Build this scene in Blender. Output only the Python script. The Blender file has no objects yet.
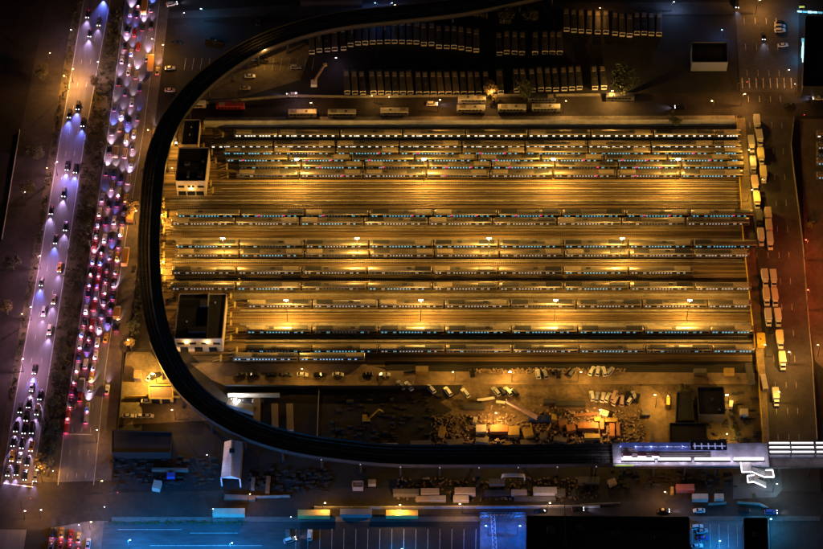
import bpy, bmesh, math, random
from mathutils import Vector, Matrix
random.seed(7)
R = math.radians
S = bpy.context.scene
COL = S.collection

# ------------------------------------------------------------------ camera, sky, exposure
F_PX, PITCH, DIST = 2500.0, R(54), 1021.0
CY, CZ = -DIST*math.cos(PITCH), DIST*math.sin(PITCH)
cam = bpy.data.cameras.new('camera'); camo = bpy.data.objects.new('camera', cam); COL.objects.link(camo)
camo.location = (0, CY, CZ); camo.rotation_euler = (math.pi/2-PITCH, 0, 0)
cam.sensor_width = 36; cam.lens = 36*F_PX/823; cam.clip_start = 10; cam.clip_end = 8000
S.camera = camo
W = bpy.data.worlds.new('World'); S.world = W; W.use_nodes = True
nt = W.node_tree; bg = nt.nodes['Background']
sky = nt.nodes.new('ShaderNodeTexSky'); sky.sky_type = 'NISHITA'; sky.sun_disc = False
sky.sun_elevation = R(1.0); sky.sun_rotation = R(250)
nt.links.new(sky.outputs[0], bg.inputs[0]); bg.inputs[1].default_value = 0.004
sl = bpy.data.lights.new('fill_sun', 'SUN'); sl.energy = 0.02; sl.angle = R(0.5); sl.color = (.75, .82, 1)  # weak fill sun added to bring out form in dark areas
so = bpy.data.objects.new('fill_sun', sl); COL.objects.link(so); so.rotation_euler = (R(35), R(-25), 0)
S.view_settings.view_transform = 'Standard'; S.view_settings.look = 'None'
S.view_settings.exposure = 0.0; S.view_settings.gamma = 1.0
cy = S.cycles
cy.use_denoising = True; cy.use_light_tree = True; cy.max_bounces = 4; cy.diffuse_bounces = 2
cy.glossy_bounces = 2; cy.transmission_bounces = 2; cy.transparent_max_bounces = 4
cy.sample_clamp_indirect = 3.0; cy.caustics_reflective = False; cy.caustics_refractive = False

def P(u, v, z=0.0):
    """world point at height z seen at photo pixel u,v (823 x 549)"""
    dx, dy = (u-411.5)/F_PX, -(v-274.5)/F_PX
    s, c = math.sin(PITCH), math.cos(PITCH)
    d = Vector((dx, dy*s+c, dy*c-s))
    t = (z-CZ)/d.z
    return Vector((d.x*t, CY+d.y*t, z))

# ------------------------------------------------------------------ materials
MATS = {}
def mat(name, col, rough=.7, metal=0., noise=0., scale=1.0, stretch=(1, 1, 1), col2=None, emit=None, es=0., bump=0., bscale=8.):
    if name in MATS: return MATS[name]
    m = bpy.data.materials.new(name); m.use_nodes = True
    n = m.node_tree.nodes; l = m.node_tree.links
    b = n['Principled BSDF']
    b.inputs['Base Color'].default_value = (*col, 1); b.inputs['Roughness'].default_value = rough
    b.inputs['Metallic'].default_value = metal
    if noise or bump:
        tc = n.new('ShaderNodeTexCoord'); mp = n.new('ShaderNodeMapping'); mp.inputs['Scale'].default_value = stretch
        l.new(tc.outputs['Object'], mp.inputs['Vector'])
    if noise:
        t = n.new('ShaderNodeTexNoise'); t.inputs['Scale'].default_value = scale; t.inputs['Detail'].default_value = 7
        t.inputs['Roughness'].default_value = .68
        l.new(mp.outputs[0], t.inputs['Vector'])
        t2 = n.new('ShaderNodeTexNoise'); t2.inputs['Scale'].default_value = scale*6.3; t2.inputs['Detail'].default_value = 4
        l.new(mp.outputs[0], t2.inputs['Vector'])
        ad = n.new('ShaderNodeMath'); ad.operation = 'MULTIPLY_ADD'; ad.inputs[1].default_value = .45
        l.new(t2.outputs['Fac'], ad.inputs[0]); l.new(t.outputs['Fac'], ad.inputs[2])
        r = n.new('ShaderNodeValToRGB'); e = r.color_ramp.elements
        c2 = col2 or tuple(x*(1-noise) for x in col)
        e[0].position = .52; e[0].color = (*c2, 1); e[1].position = .92; e[1].color = (*tuple(min(1, x*(1+noise*.5)) for x in col), 1)
        l.new(ad.outputs[0], r.inputs[0]); l.new(r.outputs[0], b.inputs['Base Color'])
    if bump:
        t3 = n.new('ShaderNodeTexNoise'); t3.inputs['Scale'].default_value = bscale; t3.inputs['Detail'].default_value = 3
        l.new(mp.outputs[0], t3.inputs['Vector'])
        bp = n.new('ShaderNodeBump'); bp.inputs['Strength'].default_value = bump; bp.inputs['Distance'].default_value = .1
        l.new(t3.outputs['Fac'], bp.inputs['Height']); l.new(bp.outputs[0], b.inputs['Normal'])
    if emit:
        b.inputs['Emission Color'].default_value = (*emit, 1); b.inputs['Emission Strength'].default_value = es
        m.cycles.emission_sampling = 'NONE'
    MATS[name] = m
    return m

M_ground = mat('dark earth', (.02, .016, .013), .95, noise=.7, scale=.06)
M_asph = mat('asphalt', (.058, .052, .05), .8, noise=.45, scale=.12, bump=.3, bscale=3)
M_asph2 = mat('old asphalt', (.038, .030, .025), .85, noise=.6, scale=.09)
M_high = mat('highway asphalt', (.155, .14, .148), .72, noise=.35, scale=.1, stretch=(1.2, .12, 1))
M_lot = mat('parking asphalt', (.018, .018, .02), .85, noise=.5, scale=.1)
M_ball = mat('track ballast', (.24, .16, .075), .95, noise=.88, scale=.3, stretch=(.022, 1.7, 1), bump=.4, bscale=4)
M_sand = mat('sandy soil', (.27, .19, .12), .95, noise=.55, scale=.07, bump=.4, bscale=2)
M_shade = mat('shade-darkened ballast', (.085, .06, .035), .95, noise=.7, scale=.3, stretch=(.05, 1.3, 1))
M_conc = mat('concrete', (.36, .34, .31), .85, noise=.4, scale=.3)
M_conc2 = mat('stained concrete', (.27, .245, .21), .9, noise=.55, scale=.15)
M_walk = mat('sidewalk concrete', (.13, .12, .11), .9, noise=.45, scale=.2)
for nd in M_ball.node_tree.nodes:
    if nd.type == 'VALTORGB': nd.color_ramp.elements[0].position = .63; nd.color_ramp.elements[1].position = .85
M_rail = mat('rail steel', (.34, .25, .16), .45, .6, noise=.3, scale=.5)
M_tie = mat('timber sleepers', (.185, .13, .07), .9, noise=.5, scale=1)
M_third = mat('cover board', (.45, .38, .27), .7, noise=.5, scale=.4, stretch=(.3, 1, 1))
M_steel = mat('stainless steel', (.27, .235, .195), .38, .7, noise=.55, scale=.35, stretch=(.2, 2.5, 1), bump=.06, bscale=6)
M_side = mat('brushed side panel', (.30, .28, .26), .45, .7, noise=.3, scale=.6, stretch=(.2, 1, 3))
M_under = mat('underframe black', (.02, .02, .02), .8)
M_unit = mat('roof unit grey', (.36, .30, .22), .5, .3, noise=.3, scale=1.)
M_dark = mat('dark paint', (.025, .025, .028), .5)
M_vsteel = mat('viaduct steel', (.03, .026, .024), .7, noise=.5, scale=.4)
M_vdeck = mat('viaduct deck', (.09, .078, .07), .9, noise=.6, scale=.3)
M_roofblk = mat('roof membrane', (.018, .018, .021), .85, noise=.6, scale=.12)
M_roofg = mat('grey roof', (.08, .08, .085), .8, noise=.5, scale=.15)
M_plast = mat('pale plaster', (.50, .42, .36), .85, noise=.35, scale=.25)
M_white = mat('white paint', (.78, .77, .75), .45, noise=.15, scale=.6)
M_line = mat('road paint', (.62, .60, .56), .7, noise=.6, scale=.8)
M_glass = mat('dark glass', (.012, .014, .018), .08)
M_tyre = mat('tyre rubber', (.015, .015, .015), .9)
M_yel = mat('yellow paint', (.62, .42, .05), .5, noise=.3, scale=1.)
M_bump = mat('pale yellow paint', (.62, .48, .16), .6, noise=.3, scale=1.)
M_fol = mat('foliage', (.085, .10, .035), .8, noise=.5, scale=.7)
M_fol2 = mat('autumn foliage', (.14, .10, .035), .8, noise=.5, scale=.7)
M_folD = mat('shrub foliage', (.085, .08, .035), .85, noise=.6, scale=.4)
M_bark = mat('bark', (.09, .065, .045), .9, noise=.4, scale=2)
M_head = mat('headlamp glow', (1, 1, 1), .4, emit=(.92, .95, 1), es=9)
M_tail = mat('tail lamp glow', (.8, .02, .02), .4, emit=(1, .06, .10), es=2.6)
M_taild = mat('tail lamp lens', (.5, .015, .015), .3)
M_headd = mat('headlamp lens', (.75, .75, .75), .15)
M_lampA = mat('amber lamp glow', (1, .8, .4), .4, emit=(1, .72, .28), es=14)
M_lampY = mat('yard floodlight glow', (1, .9, .6), .4, emit=(1, .86, .5), es=60)
M_lampC = mat('cool lamp glow', (1, 1, 1), .4, emit=(1, .9, .9), es=6)
M_lampB = mat('blue lamp glow', (.5, .8, 1), .4, emit=(.35, .72, 1), es=12)
M_lampR = mat('red lamp glow', (1, .2, .1), .4, emit=(1, .12, .06), es=8)
M_winC = mat('lit window cyan', (.2, .3, .35), .2, emit=(.16, .62, .80), es=.75)
M_winG = mat('lit window pale', (.3, .3, .3), .2, emit=(.8, .74, .7), es=.42)
M_winW = mat('lit window white', (.4, .4, .4), .2, emit=(1, .95, .78), es=1.1)
M_winB = mat('lit window blue', (.2, .3, .4), .2, emit=(.3, .6, 1), es=.9)
M_ind = mat('red door indicator', (.5, .02, .1), .3, emit=(1, .05, .22), es=1.1)
M_strip = mat('white light strip', (1, 1, 1), .4, emit=(.95, .90, 1), es=2.2)
M_can = mat('blue canopy', (.10, .14, .30), .6, noise=.4, scale=.5)
M_stripB = mat('cyan light strip', (.6, .9, 1), .4, emit=(.55, .9, 1), es=1.2)
PAINT = {k: mat('car paint '+n, c, .32, .1) for k, n, c in [
    ('k', 'black', (.016, .016, .018)), ('w', 'white', (.75, .74, .72)), ('s', 'silver', (.40, .40, .42)),
    ('r', 'red', (.42, .035, .03)), ('y', 'yellow', (.70, .42, .03)), ('b', 'blue', (.04, .07, .25)),
    ('o', 'orange', (.62, .26, .05)), ('t', 'tan', (.38, .29, .18)), ('g', 'grey', (.13, .13, .14)), ('n', 'green', (.05, .14, .06)), ('p','pale pink',(.6,.42,.36))]}
CNAME = dict(k='black', w='white', s='silver', r='red', y='yellow', b='blue', o='orange', t='tan', g='grey', n='green', p='pale pink')

# ------------------------------------------------------------------ mesh helpers
class MB:
    def __init__(s): s.v = []; s.f = []
    def add(s, vs, fs):
        o = len(s.v); s.v += [tuple(p) for p in vs]; s.f += [tuple(i+o for i in f) for f in fs]; return s
    def box(s, x0, x1, y0, y1, z0, z1):
        return s.add([(x0,y0,z0),(x1,y0,z0),(x1,y1,z0),(x0,y1,z0),(x0,y0,z1),(x1,y0,z1),(x1,y1,z1),(x0,y1,z1)],
                     [(3,2,1,0),(4,5,6,7),(0,1,5,4),(1,2,6,5),(2,3,7,6),(3,0,4,7)])
    def loft(s, secs, cap=True):
        n = len(secs[0]); o = len(s.v)
        for c in secs: s.v += [tuple(p) for p in c]
        for i in range(len(secs)-1):
            for j in range(n):
                a = o+i*n+j; b = o+i*n+(j+1) % n
                s.f.append((a, b, b+n, a+n))
        if cap:
            s.f.append(tuple(o+j for j in reversed(range(n)))); s.f.append(tuple(o+(len(secs)-1)*n+j for j in range(n)))
        return s
    def prism(s, poly, z0, z1):
        return s.loft([[(p[0], p[1], z0) for p in poly], [(p[0], p[1], z1) for p in poly]])
    def tube(s, a, b, r0, r1=None, n=6):
        r1 = r0 if r1 is None else r1
        a, b = Vector(a), Vector(b); d = (b-a).normalized()
        x = d.cross(Vector((0, 0, 1)));
        if x.length < 1e-4: x = Vector((1, 0, 0))
        x.normalize(); y = d.cross(x)
        ring = lambda c, r: [c+(x*math.cos(2*math.pi*k/n)+y*math.sin(2*math.pi*k/n))*r for k in range(n)]
        return s.loft([ring(a, r0), ring(b, r1)])
    def bar(s, a, b, w, h):
        """square bar from a to b, w wide, top at the line"""
        a, b = Vector(a), Vector(b); d = (b-a); d2 = Vector((d.x, d.y, 0)); 
        q = Vector((-d2.y, d2.x, 0)).normalized()*w/2 if d2.length > 1e-5 else Vector((w/2, 0, 0))
        up = Vector((0, 0, h))
        return s.loft([[a-q-up, a+q-up, a+q, a-q], [b-q-up, b+q-up, b+q, b-q]])
    def sheet(s, pts): return s.add(pts, [tuple(range(len(pts)))])
    def mesh(s, name, *mats):
        m = bpy.data.meshes.new(name); m.from_pydata(s.v, [], s.f)
        for k in mats: m.materials.append(k)
        bm = bmesh.new(); bm.from_mesh(m); bmesh.ops.recalc_face_normals(bm, faces=bm.faces); bm.to_mesh(m); bm.free()
        return m
    def build(s, name, m, parent=None): return link(name, s.mesh(name, m), parent)

def link(name, data, parent=None, loc=None, rz=None):
    o = bpy.data.objects.new(name, data); COL.objects.link(o)
    if parent: o.parent = parent
    if loc is not None: o.location = loc
    if rz is not None: o.rotation_euler[2] = rz
    return o
def tag(o, label=None, cat=None, group=None, kind=None):
    if label: o['label'] = label
    if cat: o['category'] = cat
    if group: o['group'] = group
    if kind: o['kind'] = kind
    return o
def empty(name, loc, label, cat, group=None, rz=0.):
    o = link(name, None, None, loc, rz); o.empty_display_size = .5
    return tag(o, label, cat, group)
def copy_tree(o, parent=None):
    c = o.copy(); COL.objects.link(c)
    if parent: c.parent = parent
    for ch in o.children: copy_tree(ch, c)
    return c
ORD = 'first second third fourth fifth sixth seventh eighth ninth tenth eleventh twelfth thirteenth fourteenth fifteenth sixteenth seventeenth eighteenth nineteenth twentieth'.split()
def nth(i):
    if i < 20: return ORD[i]
    t = {2: 'twenty', 3: 'thirty', 4: 'forty'}[(i+1)//10]; k = (i+1) % 10
    return (t+'-'+ORD[k-1]) if k else {'twenty': 'twentieth', 'thirty': 'thirtieth', 'forty': 'fortieth'}[t]

LD = {}
def lamp_data(kind, energy, color, rad=.25, cone=None, blend=.6):
    key = (kind, energy, color, rad, cone, blend)
    if key not in LD:
        d = bpy.data.lights.new(kind.lower()+'_light', kind); d.energy = energy; d.color = color; d.shadow_soft_size = rad
        if kind == 'SPOT': d.spot_size = R(cone); d.spot_blend = blend
        LD[key] = d
    return LD[key]
AMB = (1, .5, .11); AMB2 = (1, .43, .09); COOL = (.85, .52, .85); VIO = (.62, .5, 1.); BLUE = (.012, .30, .95); CYAN = (.03, .45, 1.); RED = (1, .17, .04); WHT = (.95, .92, 1)
SODIUM = (1., .51, .075)

# ------------------------------------------------------------------ ground, roads
def patch(name, px, z, m, kind='structure', zp=None):
    return tag(MB().sheet([P(u, v, z) if zp is None else P(u, v, zp) for u, v in px]).build(name, m), kind=kind)
g = MB().sheet([(-3500, -3500, 0), (3500, -3500, 0), (3500, 3500, 0), (-3500, 3500, 0)]).build('ground', M_ground); tag(g, kind='structure')

LE = [(87, -20), (83, 0), (60, 135), (38, 268), (14, 403), (0, 485), (-12, 575)]     # southbound carriageway, left edge
LR = [(115, -20), (111, 0), (86, 135), (66, 268), (45, 403), (33, 485), (20, 575)]
RL = [(128, -20), (125, 0), (106.6, 140), (87, 270), (66.5, 405), (57, 485), (44, 575)]   # northbound carriageway
RR = [(163, -20), (160, 0), (144, 130), (125, 245), (106, 367), (94, 485), (88, 575)]
SR = [(173, -20), (170, 0), (155, 122), (149, 160), (136, 280), (125, 362), (118, 405), (111, 485), (104, 575)]  # kerb of the side lane
WL = [(51, -20), (47, 0), (20, 135), (-4, 268), (-28, 403), (-42, 485)]
WR = [(78, -20), (75, 0), (52, 135), (30, 268), (7, 403), (-6, 485)]
def lerp(pl, v):
    for (a, b), (c, d) in zip(pl, pl[1:]):
        if v <= d: break
    t = (v-b)/(d-b)
    return a+(c-a)*t
def resample(pl, step=18):
    v0, v1 = pl[0][1], pl[-1][1]; n = max(2, int((v1-v0)/step))
    return [(lerp(pl, v0+(v1-v0)*i/n), v0+(v1-v0)*i/n) for i in range(n+1)]
def strip(name, a, b, z, m):
    A = resample(a); B = resample(b); mb = MB()
    pa = [P(u, v, z) for u, v in A]; pb = [P(u, v, z) for u, v in B]
    n = len(pa); mb.v = [tuple(p) for p in pa]+[tuple(p) for p in pb]
    mb.f = [(i, i+1, n+i+1, n+i) for i in range(n-1)]
    return tag(mb.build(name, m), kind='structure')
strip('service_road', WL, WR, .004, M_asph2)
strip('southbound_highway', LE, LR, .012, M_high)
strip('northbound_highway', RL, RR, .012, M_high)
strip('side_lane', RR, SR, .008, mat('side lane asphalt', (.13, .105, .09), .85, noise=.5, scale=.1))
patch('cross_street', [(-80, 487), (118, 480), (112, 493), (330, 488), (620, 489), (860, 492), (860, 516), (620, 517), (90, 521), (40, 530), (-80, 528)], .016, M_asph2)
patch('east_street', [(733, -25), (800, -25), (797, 100), (791, 145), (794, 178), (800, 221), (807, 304), (812, 361), (818, 445), (826, 575), (772, 575), (768, 470), (766, 400), (756, 300), (748, 180), (741, 100)], .008, M_asph)
patch('north_street', [(176, 101), (740, 92), (860, 92), (860, 116), (740, 116), (170, 121)], .016, M_asph2)
patch('north_avenue', [(168, 12), (300, 4), (735, 2), (735, 14), (300, 16), (168, 18)], .004, M_asph)
patch('sidewalk', [(735, 118), (745, 118), (754, 235), (760, 310), (766, 380), (770, 447), (762, 447), (757, 375), (750, 310), (742, 235)], .12, mat('east walk', (.24, .19, .12), .9, noise=.5, scale=.25))
patch('sidewalk', [(112, 517), (820, 516), (820, 521), (112, 522)], .12, M_walk)
patch('sidewalk', [(205, 117.2), (735, 115.5), (735, 120), (205, 121.6)], .12, M_conc2)
patch('yard_ballast', [(180, 116), (735, 119), (742, 235), (750, 310), (757, 366), (205, 368), (166, 330), (156, 300), (156, 230), (163, 150)], .004, M_ball)
patch('painted_shade_strip', [(205, 127.5), (736, 126.2), (737, 131.5), (205, 131.5)], .02, M_shade)  # darkened ballast sheets paint in the shade bands by the north wall
patch('painted_shade_strip', [(200, 139), (738, 139), (739, 146), (206, 146)], .02, M_shade)
for v, u0, u1, wd in ((201, 170, 740, .9), (227.2, 170, 745, .8), (239.5, 170, 746, .9), (262, 172, 745, .5), (295, 232, 750, 1.6), (300, 232, 750, .9), (311, 240, 751, .8), (324.5, 240, 752, 1.3), (341.5, 245, 752, .6), (184, 212, 740, .5), (192, 212, 740, .6)):
    a, b = P(u0, v), P(u1, v); tag(MB().box(a.x, b.x, a.y-wd/2, a.y+wd/2, .0, .33).build('walkway', M_conc2), kind='structure')
M_shade_blk = mat('shade-black ballast', (.022, .018, .013), .95, noise=.6, scale=.3, stretch=(.05, 1.3, 1))  # near-black ballast paints in the shadow bands between train rows
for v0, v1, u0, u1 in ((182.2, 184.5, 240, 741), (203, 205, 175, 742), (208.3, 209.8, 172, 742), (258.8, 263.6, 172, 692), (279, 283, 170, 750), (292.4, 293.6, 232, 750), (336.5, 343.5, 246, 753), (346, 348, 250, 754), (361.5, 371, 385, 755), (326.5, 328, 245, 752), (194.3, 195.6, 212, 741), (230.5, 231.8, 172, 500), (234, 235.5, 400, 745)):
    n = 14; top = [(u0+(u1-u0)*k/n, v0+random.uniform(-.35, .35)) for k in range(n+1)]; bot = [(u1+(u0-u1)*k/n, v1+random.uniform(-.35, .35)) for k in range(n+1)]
    patch('painted_shade_strip', top+bot, .03, M_shade_blk)
patch('yard_access_road', [(190, 363), (366, 364.5), (385, 369.5), (440, 371.5), (600, 372), (757, 373), (760, 384), (640, 384), (226, 386), (212, 380)], .012, M_sand)
patch('construction_ground', [(463, 384), (560, 384.5), (672, 384), (688, 405), (691, 425), (700, 447), (452, 447), (461, 440), (449, 432), (456, 424), (441, 417), (452, 410), (440, 402), (459, 394)], .02, mat('yard dirt', (.17, .115, .065), .95, noise=.8, scale=.12, bump=.5, bscale=2))
patch('sandy_turn', [(632, 386), (650, 386), (660, 394), (666, 408), (668, 446), (640, 446), (646, 425), (640, 400)], .028, M_sand)
patch('yard_corner_ground', [(672, 384), (760, 384), (763, 447), (700, 447)], .008, mat('dirty soil', (.10, .075, .045), .95, noise=.6, scale=.1))
patch('dark_lot', [(175, 18), (735, 16), (738, 92), (176, 100)], .002, M_lot)
patch('dirt_bank', [(255, 36), (300, 40), (312, 48), (300, 80), (240, 98), (185, 100), (205, 84), (235, 62)], .012, mat('bank soil', (.15, .12, .075), .95, noise=.5, scale=.1))
patch('corner_lot', [(124, 352), (150, 352), (190, 400), (215, 420), (119, 425)], .008, mat('corner lot concrete', (.14, .11, .07), .9, noise=.6, scale=.13))
patch('south_lot', [(110, 425), (250, 430), (640, 470), (640, 489), (112, 489)], .004, M_lot)
patch('parking_lot', [(104, 522), (300, 522), (300, 575), (98, 575)], .012, mat('smooth asphalt', (.05, .055, .06), .75, noise=.6, scale=.1, stretch=(.3, 1.6, 1)))
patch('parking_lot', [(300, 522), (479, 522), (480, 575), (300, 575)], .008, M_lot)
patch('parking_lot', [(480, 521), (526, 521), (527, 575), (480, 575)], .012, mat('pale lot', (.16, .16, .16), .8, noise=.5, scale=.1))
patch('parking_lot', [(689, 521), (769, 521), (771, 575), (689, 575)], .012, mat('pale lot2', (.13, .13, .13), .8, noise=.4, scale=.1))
patch('station_forecourt', [(640, 467), (768, 467), (769, 491), (640, 490)], .008, M_asph2)
patch('plaza', [(733, 475), (781, 466), (782, 490), (776, 497), (733, 499)], .024, mat('plaza paving', (.09, .095, .1), .8, noise=.3, scale=.3))
patch('east_lot', [(800, 119), (860, 119), (860, 400), (815, 361), (807, 304)], .004, mat('east soil', (.12, .09, .07), .95, noise=.5, scale=.12))
# median with kerb
mm = []
for nm, a, b in (('grass_median', LR, RL), ('roadside_verge', WR, LE)):
    aa = [q for q in a if q[1] < 480]; 
    strip(nm, [q if q[1] < 470 else q for q in a if q[1] <= 486], [q for q in b if q[1] <= 486], .006, mat('median soil', (.10, .08, .045), .95, noise=.6, scale=.2))
# lane paint
mk = MB()
def dash(u0, v0, u1, v1, w=.15, z=.02):
    a, b = P(u0, v0, z), P(u1, v1, z); d = (b-a); q = Vector((-d.y, d.x, 0)).normalized()*w/2
    mk.sheet([a-q, b-q, b+q, a+q])
def between(a, b, t, v): return lerp(a, v)*(1-t)+lerp(b, v)*t
for t in (.25, .5, .75):
    v = -10
    while v < 483:
        dash(between(RL, RR, t, v), v, between(RL, RR, t, v+5), v+5); v += 23
for t in (.333, .667):
    v = -10
    while v < 480:
        dash(between(LE, LR, t, v), v, between(LE, LR, t, v+5), v+5); v += 23
for pl, o in ((LE, .9), (LR, -.9), (RL, .9), (RR, -.4)):
    q = resample([p for p in pl if p[1] < 486] , 16)
    for (a, b), (c, d) in zip(q, q[1:]): dash(a+o, b, c+o, d, .2)
for u in (755, 766, 777, 787):
    for v in range(-8, 440, 26): dash(u-12+v*.055, v, u-12+(v+6)*.055, v+6)
for u in range(742, 796, 7): dash(u, 78, u+.6, 88, .35)
for u in range(296, 480, 12): dash(u, 529, u-.5, 560, .14)
for u in range(692, 742, 9): dash(u, 524, u+.6, 548, .12)
for u in range(186, 320, 8): dash(u, 58, u-2, 70, .12)
dash(64, 434, 92, 434.5, .5); dash(3, 483, 33, 487, .5)
for v, a, b in ((529.5, 118, 182), (533, 190, 238), (545.5, 150, 262)): dash(a, v, b, v, .13)
tag(mk.build('lane_markings', M_line), kind='structure')

# ------------------------------------------------------------------ railway tracks and trains
CARL, CARG = 26.0, .62
ROWS = [  # window line v, start u, end u, a gap position u, window kind, indicator chance, state words
    (135.9, 233, 742, 340, 'W', 0, 'brightly lit white windows, beside the north wall'),
    (146.9, 214, 742, 399, 'W', 0, 'small warm white window lights, north of the mast row'),
    (153.5, 222, 743, 399, 'C', .5, 'cyan windows and red door lights, under the northern masts'),
    (160.5, 226, 744, 414.5, 'C', .5, 'cyan windows and red door lights, two south of the northern masts'),
    (167.6, 237, 745, 365, 'C', .5, 'cyan windows and red door lights, starting right of the tall office'),
    (176.1, 238, 746, 363, 'G', .2, 'pale windows, last of the dense northern bundle'),
    (216.0, 176, 748, 369, 'C', .6, 'cyan windows and red door lights, below the empty brown tracks'),
    (223.9, 172, 748, 364, 'G', 0, 'pale windows, just above the middle row of masts'),
    (246.5, 174, 750, 369, 'C', 0, 'cyan windows, right under the middle row of masts'),
    (255.6, 174, 750, 369.5, 'G', 0, 'pale windows, with a black strip of shadow along it'),
    (272.9, 172, 694, 367.4, 'G', 0, 'pale windows, stopping short of the east fence'),
    (288.9, 169, 752, 432.5, 'G', 0, 'pale windows, immediately above the big square roof'),
    (306.4, 245, 752, 378.4, 'G', 0, 'pale windows, at the southern row of masts'),
    (332.3, 247, 754, 378.4, 'C', 0, 'blue windows, below the southern service aisle'),
    (351.4, 247, 755, 312, 'C', 0, 'blue windows, longest of the two southernmost'),
    (359.4, 231, 366, 299, 'B', 0, 'bright blue windows, short, at the south edge'),
]
TR = []
for r in ROWS:
    y = P(411, r[0], 2.45).y+1.46
    TR.append([y, r])
for i in range(len(TR)-2, -1, -1):
    if TR[i][0]-TR[i+1][0] < 3.42: TR[i][0] = TR[i+1][0]+3.42
# tracks
tracks = [(t[0], t[1][1]-9, t[1][2]+2) for t in TR]
for v, u0, u1 in [(128.5, 205, 736), (139.2, 215, 738), (142.3, 215, 738), (181, 212, 741), (184.6, 212, 741), (188.2, 212, 741), (191.8, 214, 742), (195.4, 214, 742), (199, 165, 742), (202.6, 165, 743), (206.4, 165, 743),
                  (229, 165, 745), (233, 165, 745), (237, 165, 745), (263, 165, 747), (267, 165, 747), (280.5, 166, 750), (297.5, 232, 751), (313, 232, 752), (317, 232, 752), (321, 232, 752), (325, 232, 753), (340, 232, 753), (344, 235, 754), (362.2, 240, 755)]:
    y = P(411, v, .2).y
    if all(abs(y-t[0]) > 3.2 for t in tracks): tracks.append((y, u0, u1))
tracks.sort(reverse=True)
def u2x(u, y):  # world x of pixel column u at ground row y
    d = (y-CY)*math.cos(PITCH)+CZ*math.sin(PITCH)
    return (u-411.5)/F_PX*d
for i, (y, u0, u1) in enumerate(tracks):
    x0, x1 = u2x(u0, y), u2x(u1, y)
    t = link('railway_track', None, None, (0, y, 0)); tag(t, kind='structure')
    s = MB(); x = x0
    while x < x1: s.box(x, x+.24, -1.25, 1.25, .0, .06); x += .78
    tag(s.build('sleepers', M_tie, t), kind='stuff')
    for q in (-.72, .72): MB().box(x0, x1, q-.05, q+.05, .162, .30).build('rail', M_rail, t)
    MB().box(x0+3, x1-2, 1.36, 1.62, .25, .42).build('third_rail', M_third, t)
    # bumping post
    if i < 60:
        b = empty('bumper_stop', (x0-.5, y, 0), 'yellow bumper stop at the west end of the %s track from the north wall' % nth(i), 'bumper stop', 'bumper stops at the west track ends')
        for q in (-.75, .75):
            m = MB().tube((-3.2, q, .1), (0, q, 1.5), .2).tube((0, q, .0), (0, q, 1.5), .2); m.build('strut', M_bump, b)
        MB().box(-.2, .5, -1.3, 1.3, 1.0, 1.8).build('buffer_beam', M_bump, b)

# train car meshes (origin at car centre on the rail)
def prof(w): return [(-1.42*w, 1.0), (-1.46*w, 1.5), (-1.46*w, 2.9), (-1.36*w, 3.2), (-1.02*w, 3.5), (-.5*w, 3.66), (0, 3.71), (.5*w, 3.66), (1.02*w, 3.5), (1.36*w, 3.2), (1.46*w, 2.9), (1.46*w, 1.5), (1.42*w, 1.0)]
h = CARL/2
def car_body(L, name='car_body'):
    body = MB(); h = L/2
    body.loft([[(x, a, b if abs(x) < h-.01 else min(b, 3.55)) for a, b in prof(w)] for x, w in ((-h, .93), (-h+.35, 1), (-h/2, 1), (0, 1), (h/2, 1), (h-.35, 1), (h, .93))])
    me = body.mesh(name, M_steel)
    for p in me.polygons: p.use_smooth = abs(p.normal.x) < .5 and p.normal.z > .12
    return me
me_body = car_body(CARL)
M_steelB = mat('grimy steel', (.20, .165, .13), .5, .5, noise=.7, scale=.35, stretch=(.3, 2.0, 1)); M_steelC = mat('clean steel', (.36, .32, .27), .36, .7, noise=.4, scale=.4, stretch=(.2, 2.5, 1))
me_bodies = [me_body]
for m_ in (M_steelB, M_steelC):
    q_ = me_body.copy(); q_.materials.clear(); q_.materials.append(m_); me_bodies.append(q_)
me_band = MB().box(-h+.5, h-.5, -1.468, 1.468, 1.92, 2.92).mesh('window_band', M_glass)
me_under = MB().box(-h+.9, h-.9, -1.2, 1.2, .62, 1.0).box(-h+2, -h+5.2, -1.1, 1.1, .3, .62).box(h-5.2, h-2, -1.1, 1.1, .3, .62).box(-4, 4, -1.1, 1.1, .4, .62).mesh('underframe', M_under)
def panes(xs, z0=2.05, z1=2.8):
    m = MB()
    for x, w in xs:
        for sy in (-1, 1): m.box(x-w/2, x+w/2, min(sy*1.43, sy*1.482), max(sy*1.43, sy*1.482), z0, z1)
    return m
def frac(a): return -h+a*CARL
WX = [(frac(.05), .8), (frac(.105), .8)]+[(frac(.325+.047*k), .62) for k in range(8)]+[(frac(.86), .8)]
WX_W = [(frac(.04+.123*k), 1.1) for k in range(8)]
me_win = {k: panes(WX).mesh('windows', m) for k, m in (('C', M_winC), ('G', M_winG), ('B', M_winB))}
me_win['D'] = panes(WX).mesh('windows', mat('faint-glow window', (.06, .07, .08), .1, emit=(.5, .55, .5), es=.08))  # unlit panes, faint emission put in for their reflections
me_win['W'] = panes(WX_W, 2.05, 2.85).mesh('windows', M_winW)
DX = (frac(.24), frac(.765))
def door(sy):
    m = MB(); m.box(-.65, .65, min(sy*1.42, sy*1.485), max(sy*1.42, sy*1.485), 1.12, 2.95)
    return m.mesh('door', M_side)
me_door = {s: door(s) for s in (-1, 1)}
def pane(sy, m): 
    q = MB()
    for x in (-.36, .36): q.box(x-.22, x+.22, min(sy*1.43, sy*1.50), max(sy*1.43, sy*1.50), 2.1, 2.8)
    return q.mesh('door_pane', m)
me_unit = MB().loft([[(x, y, z) for y, z in ((-1.0, 3.3), (-.95, 3.78), (-.6, 3.86), (.6, 3.86), (.95, 3.78), (1.0, 3.3))] for x in (-3.2, -3.1, 3.1, 3.2)]).mesh('roof_unit', M_unit)
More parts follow.
